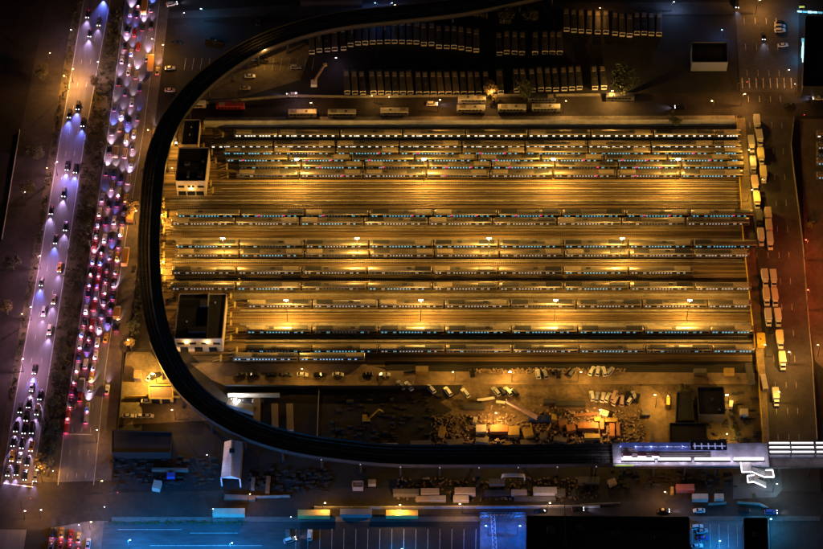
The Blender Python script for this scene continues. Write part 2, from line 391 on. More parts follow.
me_unit2 = me_unit.copy(); me_unit2.materials.clear(); me_unit2.materials.append(M_dark)
me_vent = MB().box(-.9, .9, -.5, .5, 3.5, 3.8).mesh('roof_vent', M_dark)
me_ind = MB().box(-.45, .45, -1.52, -1.40, 2.4, 2.98).mesh('door_indicator', M_ind)
me_gang = MB().box(-.36, .36, -.7, .7, 1.0, 3.1).mesh('gangway', M_under)
me_cab = MB().box(-.03, .05, -1.1, -.35, 2.0, 2.8).box(-.03, .05, .35, 1.1, 2.0, 2.8).box(-.03, .05, -.25, .25, 1.9, 2.9).mesh('cab_window', M_glass)
dpane = {(k, s): pane(s, m) for k, m in (('C', M_winC), ('G', M_winG), ('B', M_winB), ('W', M_winW)) for s in (-1, 1)}
def add_train(y, u0, u1, ug, kind, ind, label, group='silver commuter trains parked in the rail yard', umax=900):
    xa, xb, xg = u2x(u0, y), u2x(u1, y), u2x(ug, y)
    pit = CARL+CARG
    k0 = math.ceil((xa-xg-2)/pit)
    cars = []
    k = k0
    while xg+(k+1)*pit <= xb+3: cars.append(xg+k*pit+pit/2); k += 1
    tr = empty('commuter_train', (cars[0], y, 0), label, 'train', group)
    for i, cx in enumerate(cars):
        c = link('train_car', random.choices(me_bodies, (5, 3, 2))[0], tr, (cx-cars[0], 0, 0))
        link('underframe', me_under, c); link('window_band', me_band, c)
        kw = kind if random.random() < .76 or kind in 'WB' else random.choice('CGDD'); link('windows', me_win[kw], c)
        for x in DX:
            for sy in (-1, 1):
                d = link('door', me_door[sy], c, (x, 0, 0)) if sy < 0 or i == 0 else None
                if sy < 0: link('door_pane', dpane[(kind, sy)], c, (x, 0, 0))
        fl = (i % 2) * 2 - 1
        link('roof_unit', random.choice((me_unit, me_unit, me_unit2)), c, (fl*(h-4.2+random.uniform(-.3, .6)), 0, 0))
        if random.random() < .6: link('roof_unit', me_unit2, c, (-fl*(h-4.6), 0, 0))
        if random.random() < .7: link('roof_vent', me_vent, c, (fl*random.uniform(1, 4), 0, 0))
        if random.random() < ind: link('door_indicator', me_ind, c, (DX[0]+1.2, 0, 0))
        if random.random() < ind: link('door_indicator', me_ind, c, (DX[1]-2.2, 0, 0))
        if i < len(cars)-1: link('gangway', me_gang, c, (h+.31, 0, 0))
        if i == 0: link('cab_window', me_cab, c, (-h-.02, 0, 0))
        if i == len(cars)-1: link('cab_window', me_cab, c, (h, 0, 0))
    for sg, e, lim in ((1, cars[-1]+pit/2, xb), (-1, cars[0]-pit/2, xa)):
        L = (lim-e)*sg-CARG
        if L > 5:    # a shorter car closes the row
            c = link('train_car', car_body(L, 'short_car'), tr, (e+sg*L/2-cars[0], 0, 0))
            MB().box(-L/2+.5, L/2-.5, -1.468, 1.468, 1.92, 2.92).build('window_band', M_glass, c)
            MB().box(-L/2+.8, L/2-.8, -1.2, 1.2, .5, 1.0).build('underframe', M_under, c)
            n = int((L-2)/1.25)
            if n > 0: panes([(-L/2+1.2+k*1.25, .85) for k in range(n+1) if k % 5 != 2]).build('windows', me_win[kind].materials[0], c)
            link('gangway', me_gang, c, (-sg*(L/2+.31), 0, 0))
            if L > 9: link('roof_unit', me_unit, c, (sg*(L/2-4.2), 0, 0))
    return tr
for y, r in TR:
    add_train(y, r[1], r[2], r[3], r[4], r[5], 'silver train with '+r[6])
for i, v in enumerate((136.5, 148, 156, 164, 178)):
    y = P(411, v, 2.45).y+1.46
    add_train(y, 815, 815+150, 815, 'W' if i == 0 else 'C', 0, 'silver train end east of the street, %s from the top at the right edge' % nth(i), 'trains beyond the east street')

# ------------------------------------------------------------------ lamps
def street_lamp(u, v, H, label, color, power, glow, name='street_lamp', cat='street lamp', group=None, arm=(1.2, 0), rad=.2, head=.35, spot=None, pole=None):
    pole = pole or M_vsteel
    top = P(u, v, H)
    o = empty(name, (top.x-arm[0], top.y-arm[1], 0), label, cat, group)
    MB().tube((0, 0, 0), (0, 0, H-.1), .14, .08).build('pole', pole, o)
    MB().tube((0, 0, H-.15), (arm[0], arm[1], H+.1), .06).build('arm', pole, o)
    MB().loft([[(arm[0]+x*head, arm[1]+y*head*.7, H+z) for x, y in ((-1, -.6), (1, -.6), (1, .6), (-1, .6))] for z in (-.02, .12)]).build('lamp_head', glow, o)
    if power:
        l = link('lamp_light', lamp_data('POINT', power, color, rad) if spot is None else lamp_data('SPOT', power, color, rad, spot, .7), o, (arm[0], arm[1], H-.35))
    return o
def mast(u, v, i, j):
    H = 15.0; top = P(u, v, H)
    # stand the pole in the nearest gap between tracks
    ys = sorted(t[0] for t in tracks); best = min(((a+b)/2 for a, b in zip(ys, ys[1:]) if b-a > 3.3), key=lambda q: abs(q-top.y))
    o = empty('floodlight_mast', (top.x, best, 0), 'tall yard floodlight mast, %s from the left in the %s row of masts' % (nth(j), ('northern', 'middle', 'southern')[i]), 'floodlight', 'yard floodlight masts')
    MB().tube((0, 0, 0), (0, 0, H), .17, .10, 8).build('pole', M_steel, o)
    MB().tube((-.7, 0, H), (.7, 0, H), .07).build('crossbar', M_steel, o)
    for q in (-.6, -.2, .2, .6):
        MB().loft([[(q+x*.2, y*.24-.2, H-.25+z) for x, y in ((-1, -1), (1, -1), (1, 1), (-1, 1))] for z in (0, .3)]).build('floodlight', M_lampY, o)
    for sg in (-1, 1):
        l = link('flood_beam', lamp_data('SPOT', random.choice((28000, 33000, 36000)), SODIUM, .35, 158, .8), o, (sg*.9, -.1, H-.6)); l.rotation_euler = (0, -sg*R(47), 0)
    l = link('flood_glow', lamp_data('POINT', 7000, (1, .62, .2), .35), o, (0, -.2, H-.9))
for i, row in enumerate([[(297, 155), (424, 155), (553, 155), (678, 157)], [(223, 234), (357, 235), (489, 235), (622, 235)], [(286, 301), (421, 302), (556, 302), (690, 303)]]):
    for j, (u, v) in enumerate(row): mast(u, v, i, j)

LAMPS = [  # u, v, height, words, colour, power, glow
 (71, 30, 9, 'cool lamp between service road and highway at the top', COOL, 2500, M_lampC),
 (50, 53, 9, 'small amber lamp on the dark west verge', AMB2, 1500, M_lampA),
 (73, 69, 9, 'amber lamp at the lit patch of the left highway', AMB2, 16000, M_lampA),
 (64, 76, 9, 'amber lamp left of the lit patch by the service road', AMB2, 9000, M_lampA),
 (57, 162, 9, 'cool lamp on the left highway shoulder above two dark cars', (1, .5, .78), 7500, M_lampC),
 (47, 168, 9, 'amber lamp over the service road beside the two dark cars', AMB2, 1200, M_lampA),
 (25, 192, 9, 'white lamp over the unlit service road', AMB2, 800, M_lampC),
 (40, 256, 9, 'lamp on the left highway shoulder at mid height', (1, .5, .78), 7500, M_lampC),
 (31, 307, 9, 'lamp on the left shoulder near two pale cars', (1, .5, .78), 7500, M_lampC),
 (22, 314, 9, 'amber lamp just west of the left shoulder near two pale cars', AMB2, 900, M_lampA),
 (23, 359, 9, 'lamp on the left shoulder above the queue', (1, .5, .78), 7500, M_lampC),
 (98, 62, 9, 'lamp in the upper median', VIO, 3000, M_lampC),
 (97, 430, 9, 'lamp at the right kerb beside the stopped cars', AMB2, 2600, M_lampC),
 (102, 481, 9, 'lamp on the right corner of the intersection', AMB2, 2500, M_lampA),
 (37, 470, 9, 'small lamp left of the orange median tree', AMB2, 8000, M_lampA),
 (53, 471, 5, 'small white lamp right of the orange median tree', AMB2, 900, M_lampC),
 (25, 511, 6, 'left one of two white lamps on the lower crossing island', AMB2, 1800, M_lampC),
 (41, 510, 6, 'right one of two white lamps on the lower crossing island', AMB2, 1800, M_lampC),
 (79, 525, 6, 'white lamp just above the bottom queue of cars', AMB2, 1200, M_lampC),
 (91, 522, 6, 'pale lamp right of the bottom queue of cars', AMB2, 1600, M_lampA),
 (152, 39, 8, 'white lamp between lanes above the parked orange truck', AMB2, 2600, M_lampC),
 (184, 13, 7, 'white lamp at the top left lot corner', COOL, 700, M_lampC),
 (201, 9, 8, 'bright cyan lamp at the top left lot', CYAN, 2600, M_lampB),
 (163, 45, 9, 'amber lamp on the kerb of the right highway, top', AMB2, 5500, M_lampA),
 (148, 130, 9, 'amber lamp on the kerb of the right highway, upper', AMB2, 4500, M_lampA),
 (136, 211, 9, 'amber lamp on the kerb beside the orange tree', AMB2, 6500, M_lampA),
 (128, 340, 9, 'amber lamp on the kerb above the corner lot', AMB2, 6500, M_lampA),
 (153, 374, 7, 'very bright yellow lamp in the corner lot by the viaduct', SODIUM, 30000, M_lampY),
 (172, 410, 7, 'amber lamp at the low end of the corner lot', AMB2, 2500, M_lampA),
 (265, 50, 9, 'amber lamp on the bank inside the viaduct curve', AMB, 2600, M_lampA),
 (372, 96, 5, 'amber lamp in front of the lower bus row, left', AMB, 1000, M_lampA),
 (389, 97, 5, 'amber lamp in front of the lower bus row, right', AMB, 1000, M_lampA),
 (311, 103, 8, 'amber lamp above the first white street bus', AMB2, 1800, M_lampA),
 (440, 100, 8, 'amber lamp left of the twin buses', AMB2, 4000, M_lampA),
 (492, 92, 7, 'amber lamp under the small street trees', AMB, 3500, M_lampA),
 (566, 101, 8, 'amber lamp right of the street bus line', AMB, 4000, M_lampA),
 (612, 91, 7, 'amber lamp under the bright tree', AMB, 11000, M_lampA),
 (712, 101, 8, 'amber lamp near the top right crossing', AMB2, 2500, M_lampA),
 (745, 94, 8, 'lamp on the left corner of the top right crossing', AMB2, 8000, M_lampA),
 (789, 70, 8, 'white lamp on the right side of the east street, top', AMB2, 2000, M_lampC),
 (795, 84, 6, 'white lamp on the right corner of the top right crossing', AMB2, 900, M_lampC),
 (760, 0, 9, 'amber lamp at the top end of the east street', AMB2, 9000, M_lampA),
 (749, 150, 8, 'amber lamp by the first parked trucks', SODIUM, 4200, M_lampA),
 (752, 190, 8, 'amber lamp by the second parked trucks', SODIUM, 4000, M_lampA),
 (765, 345, 8, 'amber lamp at the yellow gate booth', SODIUM, 4000, M_lampA),
 (789, 352, 9, 'amber lamp across the east street from the booth', AMB2, 8000, M_lampA),
 (779, 392, 8, 'amber lamp beside the lowest parked truck', SODIUM, 3500, M_lampA),
 (806, 240, 14, 'red lamp at the right edge, upper', RED, 10000, M_lampR),
 (808, 290, 14, 'red lamp at the right edge, lower', RED, 9000, M_lampR),
 (818, 345, 8, 'amber lamp at the right edge', AMB2, 4000, M_lampA),
 (302, 369, 7, 'amber lamp at the parked car row, left', SODIUM, 1800, M_lampA),
 (453, 372, 7, 'amber lamp on the access road, left one of three', SODIUM, 3000, M_lampA),
 (510, 372, 7, 'bright amber lamp on the access road, middle one of three', SODIUM, 7500, M_lampY),
 (581, 372, 7, 'amber lamp on the access road, right one of three', SODIUM, 3500, M_lampA),
 (655, 395, 9, 'amber lamp above the sandy turn', SODIUM, 6000, M_lampA),
 (496, 413, 8, 'amber work lamp at the crane yard, left', AMB, 9500, M_lampA),
 (600, 410, 8, 'amber work lamp at the crane yard, right', AMB, 9500, M_lampA),
 (727, 395, 5, 'yellow lamp right of the dark flat roof', SODIUM, 3500, M_lampY),
 (713, 409, 4, 'yellow lamp below the dark flat roof', SODIUM, 1500, M_lampY),
 (727, 434, 5, 'yellow lamp by the shrubs near the station', SODIUM, 3500, M_lampA),
 (668, 396, 5, 'yellow lamp left of the black roofs', SODIUM, 1200, M_lampA),
 (176, 143, 5, 'amber lamp in the gap left of the tall office', SODIUM, 2600, M_lampY),
 (172, 168, 5, 'amber lamp beside the tall office wall', SODIUM, 2200, M_lampA),
 (163, 262, 5, 'amber lamp by the west bumper stops', SODIUM, 8000, M_lampA),
 (162, 215, 5, 'amber lamp by the upper west bumper stops', SODIUM, 7000, M_lampA),
 (236, 400, 4, 'blue white lamp under the lower viaduct curve', (.9, .85, .8), 9000, M_lampC),
 (104.5, 507, 10, 'tall white lamp at the left end of the blue lot', CYAN, 1400, M_lampC),
 (213, 509, 10, 'tall white lamp beside the parked trailer on the south street', CYAN, 1000, M_lampC),
 (291, 517, 9, 'tall lamp over the two cars in the blue lot', CYAN, 500, M_lampC),
 (130, 540, 15, 'blue lamp near the left end of the blue lot', BLUE, 52000, M_lampB),
 (232, 543, 15, 'blue lamp in the blue lot right of center', BLUE, 44000, M_lampB),
 (180, 556, 15, 'blue lamp low in the blue lot', BLUE, 44000, M_lampB),
 (402, 549, 7, 'blue lamp at the bottom of the dark lot', BLUE, 9000, M_lampB),
 (486, 526, 7, 'blue lamp left side of the narrow blue yard', (.008, .16, 1), 5000, M_lampB),
 (520, 526, 7, 'blue lamp right side of the narrow blue yard', (.008, .16, 1), 5000, M_lampB),
 (771, 519, 8, 'bright cyan lamp beside the narrow black roof', CYAN, 5500, M_lampB),
 (720, 541, 8, 'blue lamp in the small southeast lot', BLUE, 11000, M_lampB),
 (400, 505, 7, 'amber lamp at the south street wall, left', AMB, 5500, M_lampA),
 (325, 503, 7, 'amber lamp above the first south street trailer', AMB, 2500, M_lampA),
 (460, 504, 7, 'amber lamp at the south street wall, middle', AMB, 3000, M_lampA),
 (550, 503, 7, 'pale lamp at the south street wall, right', (1, .62, .4), 2600, M_lampA),
 (665, 492, 7, 'amber lamp on the brown forecourt', AMB2, 2500, M_lampA),
 (250, 494, 7, 'amber lamp on the south street below the white shed', AMB2, 1300, M_lampA),
 (207, 455, 10, 'cool lamp beside the white shed roof', (.62, .66, 1.), 800, M_lampC),
 (777, 484, 6, 'white lamp on the plaza by the zigzag stair', (.6, .85, .95), 1600, M_lampC),
 (375, 3, 6, 'blue lamp at the top edge, left', (.1, .3, 1), 1500, M_lampB),
 (392, 3, 6, 'blue lamp at the top edge, second', (.15, .3, 1), 1200, M_lampB),
 (674, 2, 6, 'bright blue lamp at the top edge, right', (.3, .5, 1), 2500, M_lampC),
 (722, 30, 5, 'blue lamp at the side of the dark warehouse', (.15, .35, 1), 900, M_lampB),
 (600, 8, 8, 'amber lamp on the top avenue, right', AMB2, 1000, M_lampA),
 (395, 5, 8, 'amber lamp on the top avenue, left', AMB2, 900, M_lampA),
]
for u, v, H, lab, c, pw, gl in LAMPS:
    street_lamp(u, v, H, lab, c, pw, gl, arm=(random.choice((-1, 1))*.9, 0), head=(.2 if pw < 1600 else random.uniform(.24, .34)) if gl is not M_lampY else .42)

# ------------------------------------------------------------------ buildings
def poly_at(px, h): return [P(u, v, h) for u, v in px]
def building(name, roof_px, h, label, cat, wall=M_plast, roof=M_roofblk, par=.35, doors=0, units=(), wins=0, lamps=(), group=None):
    """roof corners in the photo (TL, TR, BR, BL), h metres high"""
    q = poly_at(roof_px, h); c = sum(q, Vector())/4; c.z = 0
    o = empty(name, c, label, cat, group)
    L = [(p-c).to_2d() for p in q]      # TL TR BR BL
    MB().prism(L, 0, h-par).build('wall', wall, o)
    MB().sheet([(p.x*.985, p.y*.985, h-par+.004) for p in L]).build('roof', roof, o)
    pa = MB(); t = .35
    for i in range(4):
        a, b = Vector((*L[i], 0)), Vector((*L[(i+1) % 4], 0))
        d = (b-a).normalized()*t/2
        pa.bar(a+Vector((0, 0, h+i*.003))+d, b+Vector((0, 0, h+i*.003))-d*(1 if i % 2 else 1), t, par)
    pa.build('parapet', wall, o)
    BL, BR = Vector((*L[3], 0)), Vector((*L[2], 0)); d = (BR-BL); n = Vector((d.y, -d.x, 0)).normalized(); ang = math.atan2(d.y, d.x)
    for k in range(doors):
        p = BL+d*(k+.6)/(doors+.3)+n*.03
        x = MB().box(-1.6, 1.6, -.06, .05, 0, 3.1).build('door', M_glass, o); x.location = p; x.rotation_euler[2] = ang
    for k in range(wins):
        p = BL+d*(k+.5)/wins+n*.03
        x = MB().box(-1.3, 1.3, -.06, .05, h*.55, h*.55+1.3).build('window', M_glass, o); x.location = p; x.rotation_euler[2] = ang
        MB().box(-1.45, 1.45, -.12, .0, h*.55-.14, h*.55-.002).build('sill', M_conc, x)
    for (fx, fy, sx, sy, sz, nm, m) in units:
        p = (L[0]*(1-fx)+L[1]*fx)*(1-fy)+(L[3]*(1-fx)+L[2]*fx)*fy
        MB().box(p.x-sx/2, p.x+sx/2, p.y-sy/2, p.y+sy/2, h-par+.005, h-par+sz).build(nm, m, o)
    for (f, hh) in lamps:
        p = BL+d*f+n*.25
        MB().box(p.x-.45, p.x+.45, p.y-.2, p.y+.2, hh, hh+.3).build('wall_lamp', M_lampY, o)
        link('wall_light', lamp_data('POINT', 500, SODIUM, .2), o, (p.x+n.x*.9, p.y+n.y*.9, hh+.2))
    return o
building('square_office', [(179.2, 293.7), (226.5, 293.7), (222, 338.5), (174.2, 338.5)], 9.2, 'big square yard building with a dark roof, west end of the southern tracks', 'building', doors=3, wins=4, lamps=((.25, 6.8), (.68, 6.8)),
         units=[(.55, .24, 3, 3, 1.6, 'roof_unit', M_roofg), (.63, .14, .5, 7, .8, 'duct', M_plast), (.78, .2, .5, .5, .6, 'vent', M_white), (.22, .62, .5, .5, .5, 'vent', M_white), (.46, .82, 7, 2.5, 1.2, 'roof_unit', M_dark), (.66, .6, .5, 18, .7, 'duct', M_dark)])
building('office', [(179, 147.4), (209, 147.4), (205, 180.7), (175.5, 180.7)], 10.2, 'tall yard office with dark roof and tan front, at northwest corner', 'building', doors=3, wins=3, lamps=((.5, 5),),
         units=[(.33, .5, 2, 1.5, 1.2, 'roof_unit', M_roofg), (.4, .82, 1, 3, 1, 'roof_unit', M_roofg), (.85, .42, .8, .8, .8, 'vent', M_roofg), (.8, .82, 2, 3, 1, 'roof_unit', M_dark)])
building('annex', [(184, 119.5), (200, 119.5), (197.7, 144.4), (181.3, 144.4)], 7.5, 'narrow dark roofed annex above the tall yard office', 'building', units=[(.5, .3, .5, .5, .5, 'vent', M_white), (.45, .6, .5, .5, .5, 'vent', M_white)])
building('flat_roofed_building', [(697.5, 387), (723.5, 387), (725, 414), (699, 414)], 6, 'black flat roofed building south of the yard near the east gate', 'building', wall=M_vsteel, units=[(.55, .45, .9, .9, .7, 'vent', M_roofg), (.8, .82, .9, .9, .7, 'vent', M_roofg)])
building('flat_roofed_building', [(670, 423), (706, 423), (707, 441), (670, 441)], 5, 'wide black shed just north of the station platforms', 'shed', wall=M_dark)
building('flat_roofed_building', [(677, 392), (692, 392), (694, 420), (676, 420)], 4, 'narrow dark shed left of the black flat roofed building', 'shed', wall=M_dark)
building('warehouse', [(692, 42), (727, 42), (728, 62), (692, 62)], 6, 'dark warehouse with a pale front wall beside the top right street', 'warehouse', wall=mat('pale blue wall', (.14, .18, .30), .8))
building('warehouse', [(527, 516), (689, 517), (690, 575), (526, 575)], 9, 'very wide black warehouse roof at the bottom', 'warehouse', wall=M_dark, units=[(.15, .25, 3, 3, 1.5, 'roof_unit', M_roofg), (.33, .2, 2, 2, 1.2, 'roof_unit', M_roofg), (.55, .3, 3, 2, 1.5, 'roof_unit', M_roofg), (.8, .35, 2, 2, 1.4, 'roof_unit', M_roofg), (.24, .3, .4, 28, .5, 'duct', M_roofg)])
building('warehouse', [(744, 518), (767, 518), (769, 575), (745, 575)], 9, 'narrow black roof between the blue lot and the east street', 'building', wall=M_dark, units=[(.5, .3, 2, 2, 1.2, 'roof_unit', M_roofg)])
building('warehouse', [(806, 16), (870, 16), (870, 86), (803, 86)], 8, 'dark building behind the glowing sign at the top right', 'building', wall=M_dark, roof=M_roofblk)
building('warehouse', [(300, -30), (362, -30), (362, -1), (300, -1)], 6, 'dark low building at the top edge', 'building', wall=M_dark)
building('kiosk', [(757, 333), (764.5, 333), (765.5, 344), (758, 344)], 3, 'small yellow roofed gate booth by the east sidewalk', 'booth', wall=M_yel, roof=M_yel, par=.15, units=[(.4, .55, .4, .4, .5, 'vent', M_dark)])
building('corner_shop', [(149, 385), (172, 385), (173, 398), (149, 398)], 4, 'small flat shop in the glowing corner lot beside the viaduct', 'shop', wall=M_yel, roof=mat('brown roof', (.2, .13, .1), .8, noise=.4, scale=.3), doors=2)
building('hut', [(134, 370), (141, 370), (141, 378), (134, 378)], 3, 'small tan hut in the glowing corner lot', 'hut', wall=M_sand, roof=M_sand, par=.2)
building('long_hall', [(112, 430), (172, 432), (170, 452), (112, 452)], 5, 'dark flat hall south of the corner lot', 'building', wall=mat('black wall', (.012, .012, .012), .8), roof=M_roofblk)
building('small_shed', [(352.5, 481), (363, 481), (363, 487), (352.5, 487)], 3, 'small pinkish shed under the viaduct edge', 'shed', wall=mat('pinkish wall', (.45, .33, .27), .8), roof=mat('tan roof', (.3, .2, .15), .8), par=.2)

# white gabled shed
def gable_shed():
    he, hr = 6.0, 8.0
    a, b = P(231.6, 440, hr), P(231, 476, hr)
    l0, l1 = P(224.6, 442, he), P(221, 478, he); r0, r1 = P(242.6, 442, he), P(239.8, 479, he)
    c = (l0+r0+l1+r1)/4; c.z = 0
    o = empty('gabled_shed', c, 'white gabled open shed with a steel portal, south of the viaduct', 'shed')
    up = Vector((0, 0, .15))
    wt = mat('pale metal roofing', (.55, .55, .6), .5, .2, noise=.25, scale=.4, stretch=(1, 4, 1))
    for nm, e0, e1 in (('roof_slope', l0, l1), ('roof_slope', r0, r1)):
        MB().loft([[p-c for p in (a, b, e1, e0)], [p-c+up for p in (a, b, e1, e0)]]).build(nm, wt, o)
    for e0, e1 in ((l0, l1), (r0, r1)):
        m = MB().sheet([e0-c-up, e1-c-up, Vector((e1.x-c.x, e1.y-c.y, 0)), Vector((e0.x-c.x, e0.y-c.y, 0))]); m.build('side_wall', M_roofg, o)
    for e in (l1, r1): MB().box(e.x-c.x-.25, e.x-c.x+.25, e.y-c.y-.05, e.y-c.y+.45, 0, he-.02).build('portal_post', M_white, o)
    MB().sheet([l1-c, r1-c, b-c]).build('gable', M_white, o)
    MB().box(-1, 1, 2, 4, hr-.9, hr+.25).build('roof_vent', M_dark, o)
gable_shed()

# ------------------------------------------------------------------ walls and fences
def wall_line(name, px, hgt, th, m, label, cat, post=0):
    pts = [P(u, v, 0) for u, v in px]; c = pts[0].copy()
    o = empty(name, c, label, cat)
    for a, b in zip(pts, pts[1:]):
        n = max(1, int((b-a).length/14))
        for k in range(n):
            p, q = a+(b-a)*k/n, a+(b-a)*(k+1)/n; e = (q-p).normalized()*.03
            MB().bar(p-c+e+Vector((0, 0, hgt)), q-c-e+Vector((0, 0, hgt)), th, hgt).build('panel', m, o)
            if post: MB().box(p.x-c.x-post, p.x-c.x+post, p.y-c.y-post, p.y-c.y+post, 0, hgt+.25).build('post', m, o)
    return o
wall_line('concrete_wall', [(205, 127), (735, 125.4)], 4.2, .5, M_conc, 'long lit concrete wall along the north edge of the rail yard', 'wall', .32)
wall_line('concrete_wall', [(315, 509), (600, 507.5)], 1.6, .4, M_conc, 'long low pale wall along the north side of the south street', 'wall', .25)
wall_line('concrete_wall', [(227, 499), (290, 497)], 1.4, .4, M_conc2, 'short low wall along the street below the white shed', 'wall')
wall_line('concrete_wall', [(580, 506), (620, 504.5)], 1.4, .4, M_conc2, 'short pale wall on the street left of the forecourt', 'wall')
wall_line('concrete_wall', [(708, 505), (726, 504)], 1.4, .4, M_conc2, 'pale kerb wall right of the parked containers', 'wall')
wall_line('concrete_wall', [(737, 503), (760, 505), (768, 509)], 1.2, .4, M_conc2, 'bent pale wall at the plaza corner', 'wall')
wall_line('fence', [(736, 119), (742.5, 235), (750.5, 310), (758, 376), (763, 447)], 2.4, .08, M_yel, 'yellow lit fence along the east side of the yard', 'fence', .1)
wall_line('fence', [(794, 119), (791, 145), (793, 165), (794.5, 178), (800, 221), (803, 248), (807, 304), (812, 361), (817, 440)], 1.2, .3, M_conc2, 'low barrier along the east kerb of the street', 'barrier')
wall_line('fence', [(226, 388), (330, 389), (430, 389)], 2.5, .2, M_dark, 'dark fence south of the parked car row', 'fence', .12)
wall_line('retaining_wall', [(228, 397), (280, 397)], 2.6, .4, M_conc, 'blue lit retaining wall by the lower viaduct curve', 'wall')
wall_line('guard_rail', [(20, 130), (10, 192), (2, 240)], 1.0, .2, M_conc, 'pale guard rail west of the service road', 'guard rail')
wall_line('fence', [(205, 104), (290, 97), (350, 98), (600, 96)], 1.6, .2, M_conc2, 'low wall between bus lot and street', 'wall')
wall_line('fence', [(124, 352), (121, 400), (114, 470)], 1.8, .1, M_dark, 'dark fence along the west side of the corner lot', 'fence', .1)
wall_line('fence', [(319, 390), (317, 440)], 1.2, .25, M_conc, 'thin pale wall running toward the viaduct', 'wall')
wall_line('fence', [(125, 398), (180, 398)], 1.5, .15, M_yel, 'yellow lit fence across the corner lot', 'fence', .1)

# ------------------------------------------------------------------ elevated railway
VZ = 7.5
VP = [(640, 455), (600, 455), (500, 456), (400, 455.5), (345, 451), (295, 443.5), (250, 430), (212, 409), (184, 383), (164, 347), (153, 305), (149, 255), (151, 205), (157, 158), (173, 118), (203, 82), (245, 52), (290, 33), (340, 21), (400, 14), (460, 7), (520, -5), (590, -22)]
def catmull(pts, n=6):
    out = []
    for i in range(len(pts)-1):
        p0 = pts[max(i-1, 0)]; p1 = pts[i]; p2 = pts[i+1]; p3 = pts[min(i+2, len(pts)-1)]
        for k in range(n):
            t = k/n
            out.append(tuple(.5*((2*p1[j])+(-p0[j]+p2[j])*t+(2*p0[j]-5*p1[j]+4*p2[j]-p3[j])*t*t+(-p0[j]+3*p1[j]-3*p2[j]+p3[j])*t**3) for j in range(2)))
    out.append(pts[-1]); return out
vc = [P(u, v, VZ) for u, v in catmull(VP)]
vn = []
for i in range(len(vc)):
    d = vc[min(i+1, len(vc)-1)]-vc[max(i-1, 0)]; vn.append(Vector((-d.y, d.x, 0)).normalized())
VO = Vector((vc[0].x, vc[0].y, 0))
via = empty('elevated_railway', VO, 'dark elevated railway viaduct curving round the west side of the yard', 'viaduct')
def sweep(name, off, w, z0, z1, m, parent=via):
    return MB().loft([[c-VO+n*(off-w/2)+Vector((0, 0, z0)), c-VO+n*(off+w/2)+Vector((0, 0, z0)), c-VO+n*(off+w/2)+Vector((0, 0, z1)), c-VO+n*(off-w/2)+Vector((0, 0, z1))] for c, n in zip(vc, vn)]).build(name, m, parent)
sweep('deck', 0, 8.8, -.5, 0, M_vdeck)
for s in (-1, 1):
    sweep('girder', s*4.0, .5, -1.9, -.502, M_vsteel)
    sweep('walkway', s*3.95, .8, .004, .18, M_vdeck)
    sweep('railing', s*4.42, .08, .182, 1.1, M_vsteel)
sweep('centre_walkway', 0, .8, .004, .16, M_conc2)
M_vrail = mat('dull rail', (.5, .44, .4), .4, .5)
for t in (-2.2, 2.2):
    for q in (-.72, .72): sweep('rail', t+q, .1, .18, .32, M_vrail)
ties = MB()
acc = 0
for i in range(len(vc)-1):
    a, b = vc[i], vc[i+1]; L = (b-a).length; k = int(L/1.1)
    for j in range(k):
        c = a+(b-a)*(j+.5)/k-VO; d = (b-a).normalized(); n = vn[i]
        for t in (-2.2, 2.2):
            m0 = c+n*(t-1.3)+Vector((0, 0, .17)); m1 = c+n*(t+1.3)+Vector((0, 0, .17)); ties.bar(m0, m1, .25, .16)
tag(ties.build('sleepers', mat('viaduct sleepers', (.13, .11, .095), .9, noise=.4, scale=1), via), kind='stuff')
me_vcol = MB().box(-.35, .35, -.35, .35, 0, VZ-1.9).box(-.6, .6, -.6, .6, 0, .5).mesh('column', M_vsteel)
me_lampv = MB().box(-.18, .18, -.18, .18, 0, .3).mesh('walkway_lamp', mat('dim lamp', (.6, .6, .6), .4, emit=(.9, .9, 1), es=.35))
dist = 0; nxt = 2
for i in range(len(vc)-1):
    L = (vc[i+1]-vc[i]).length
    while nxt < dist+L:
        c = vc[i]+(vc[i+1]-vc[i])*((nxt-dist)/L)-VO; n = vn[i]; ang = math.atan2(n.y, n.x)
        for s in (-1, 1): link('column', me_vcol, via, (c.x+n.x*s*4.2, c.y+n.y*s*4.2, -VZ+VZ), ang)
        if c.length < 130: link('walkway_lamp', me_lampv, via, (c.x+n.x*5.0*(1 if n.y < 0 else -1), c.y+n.y*5.0*(1 if n.y < 0 else -1), VZ-.5))
        nxt += 15
    dist += L

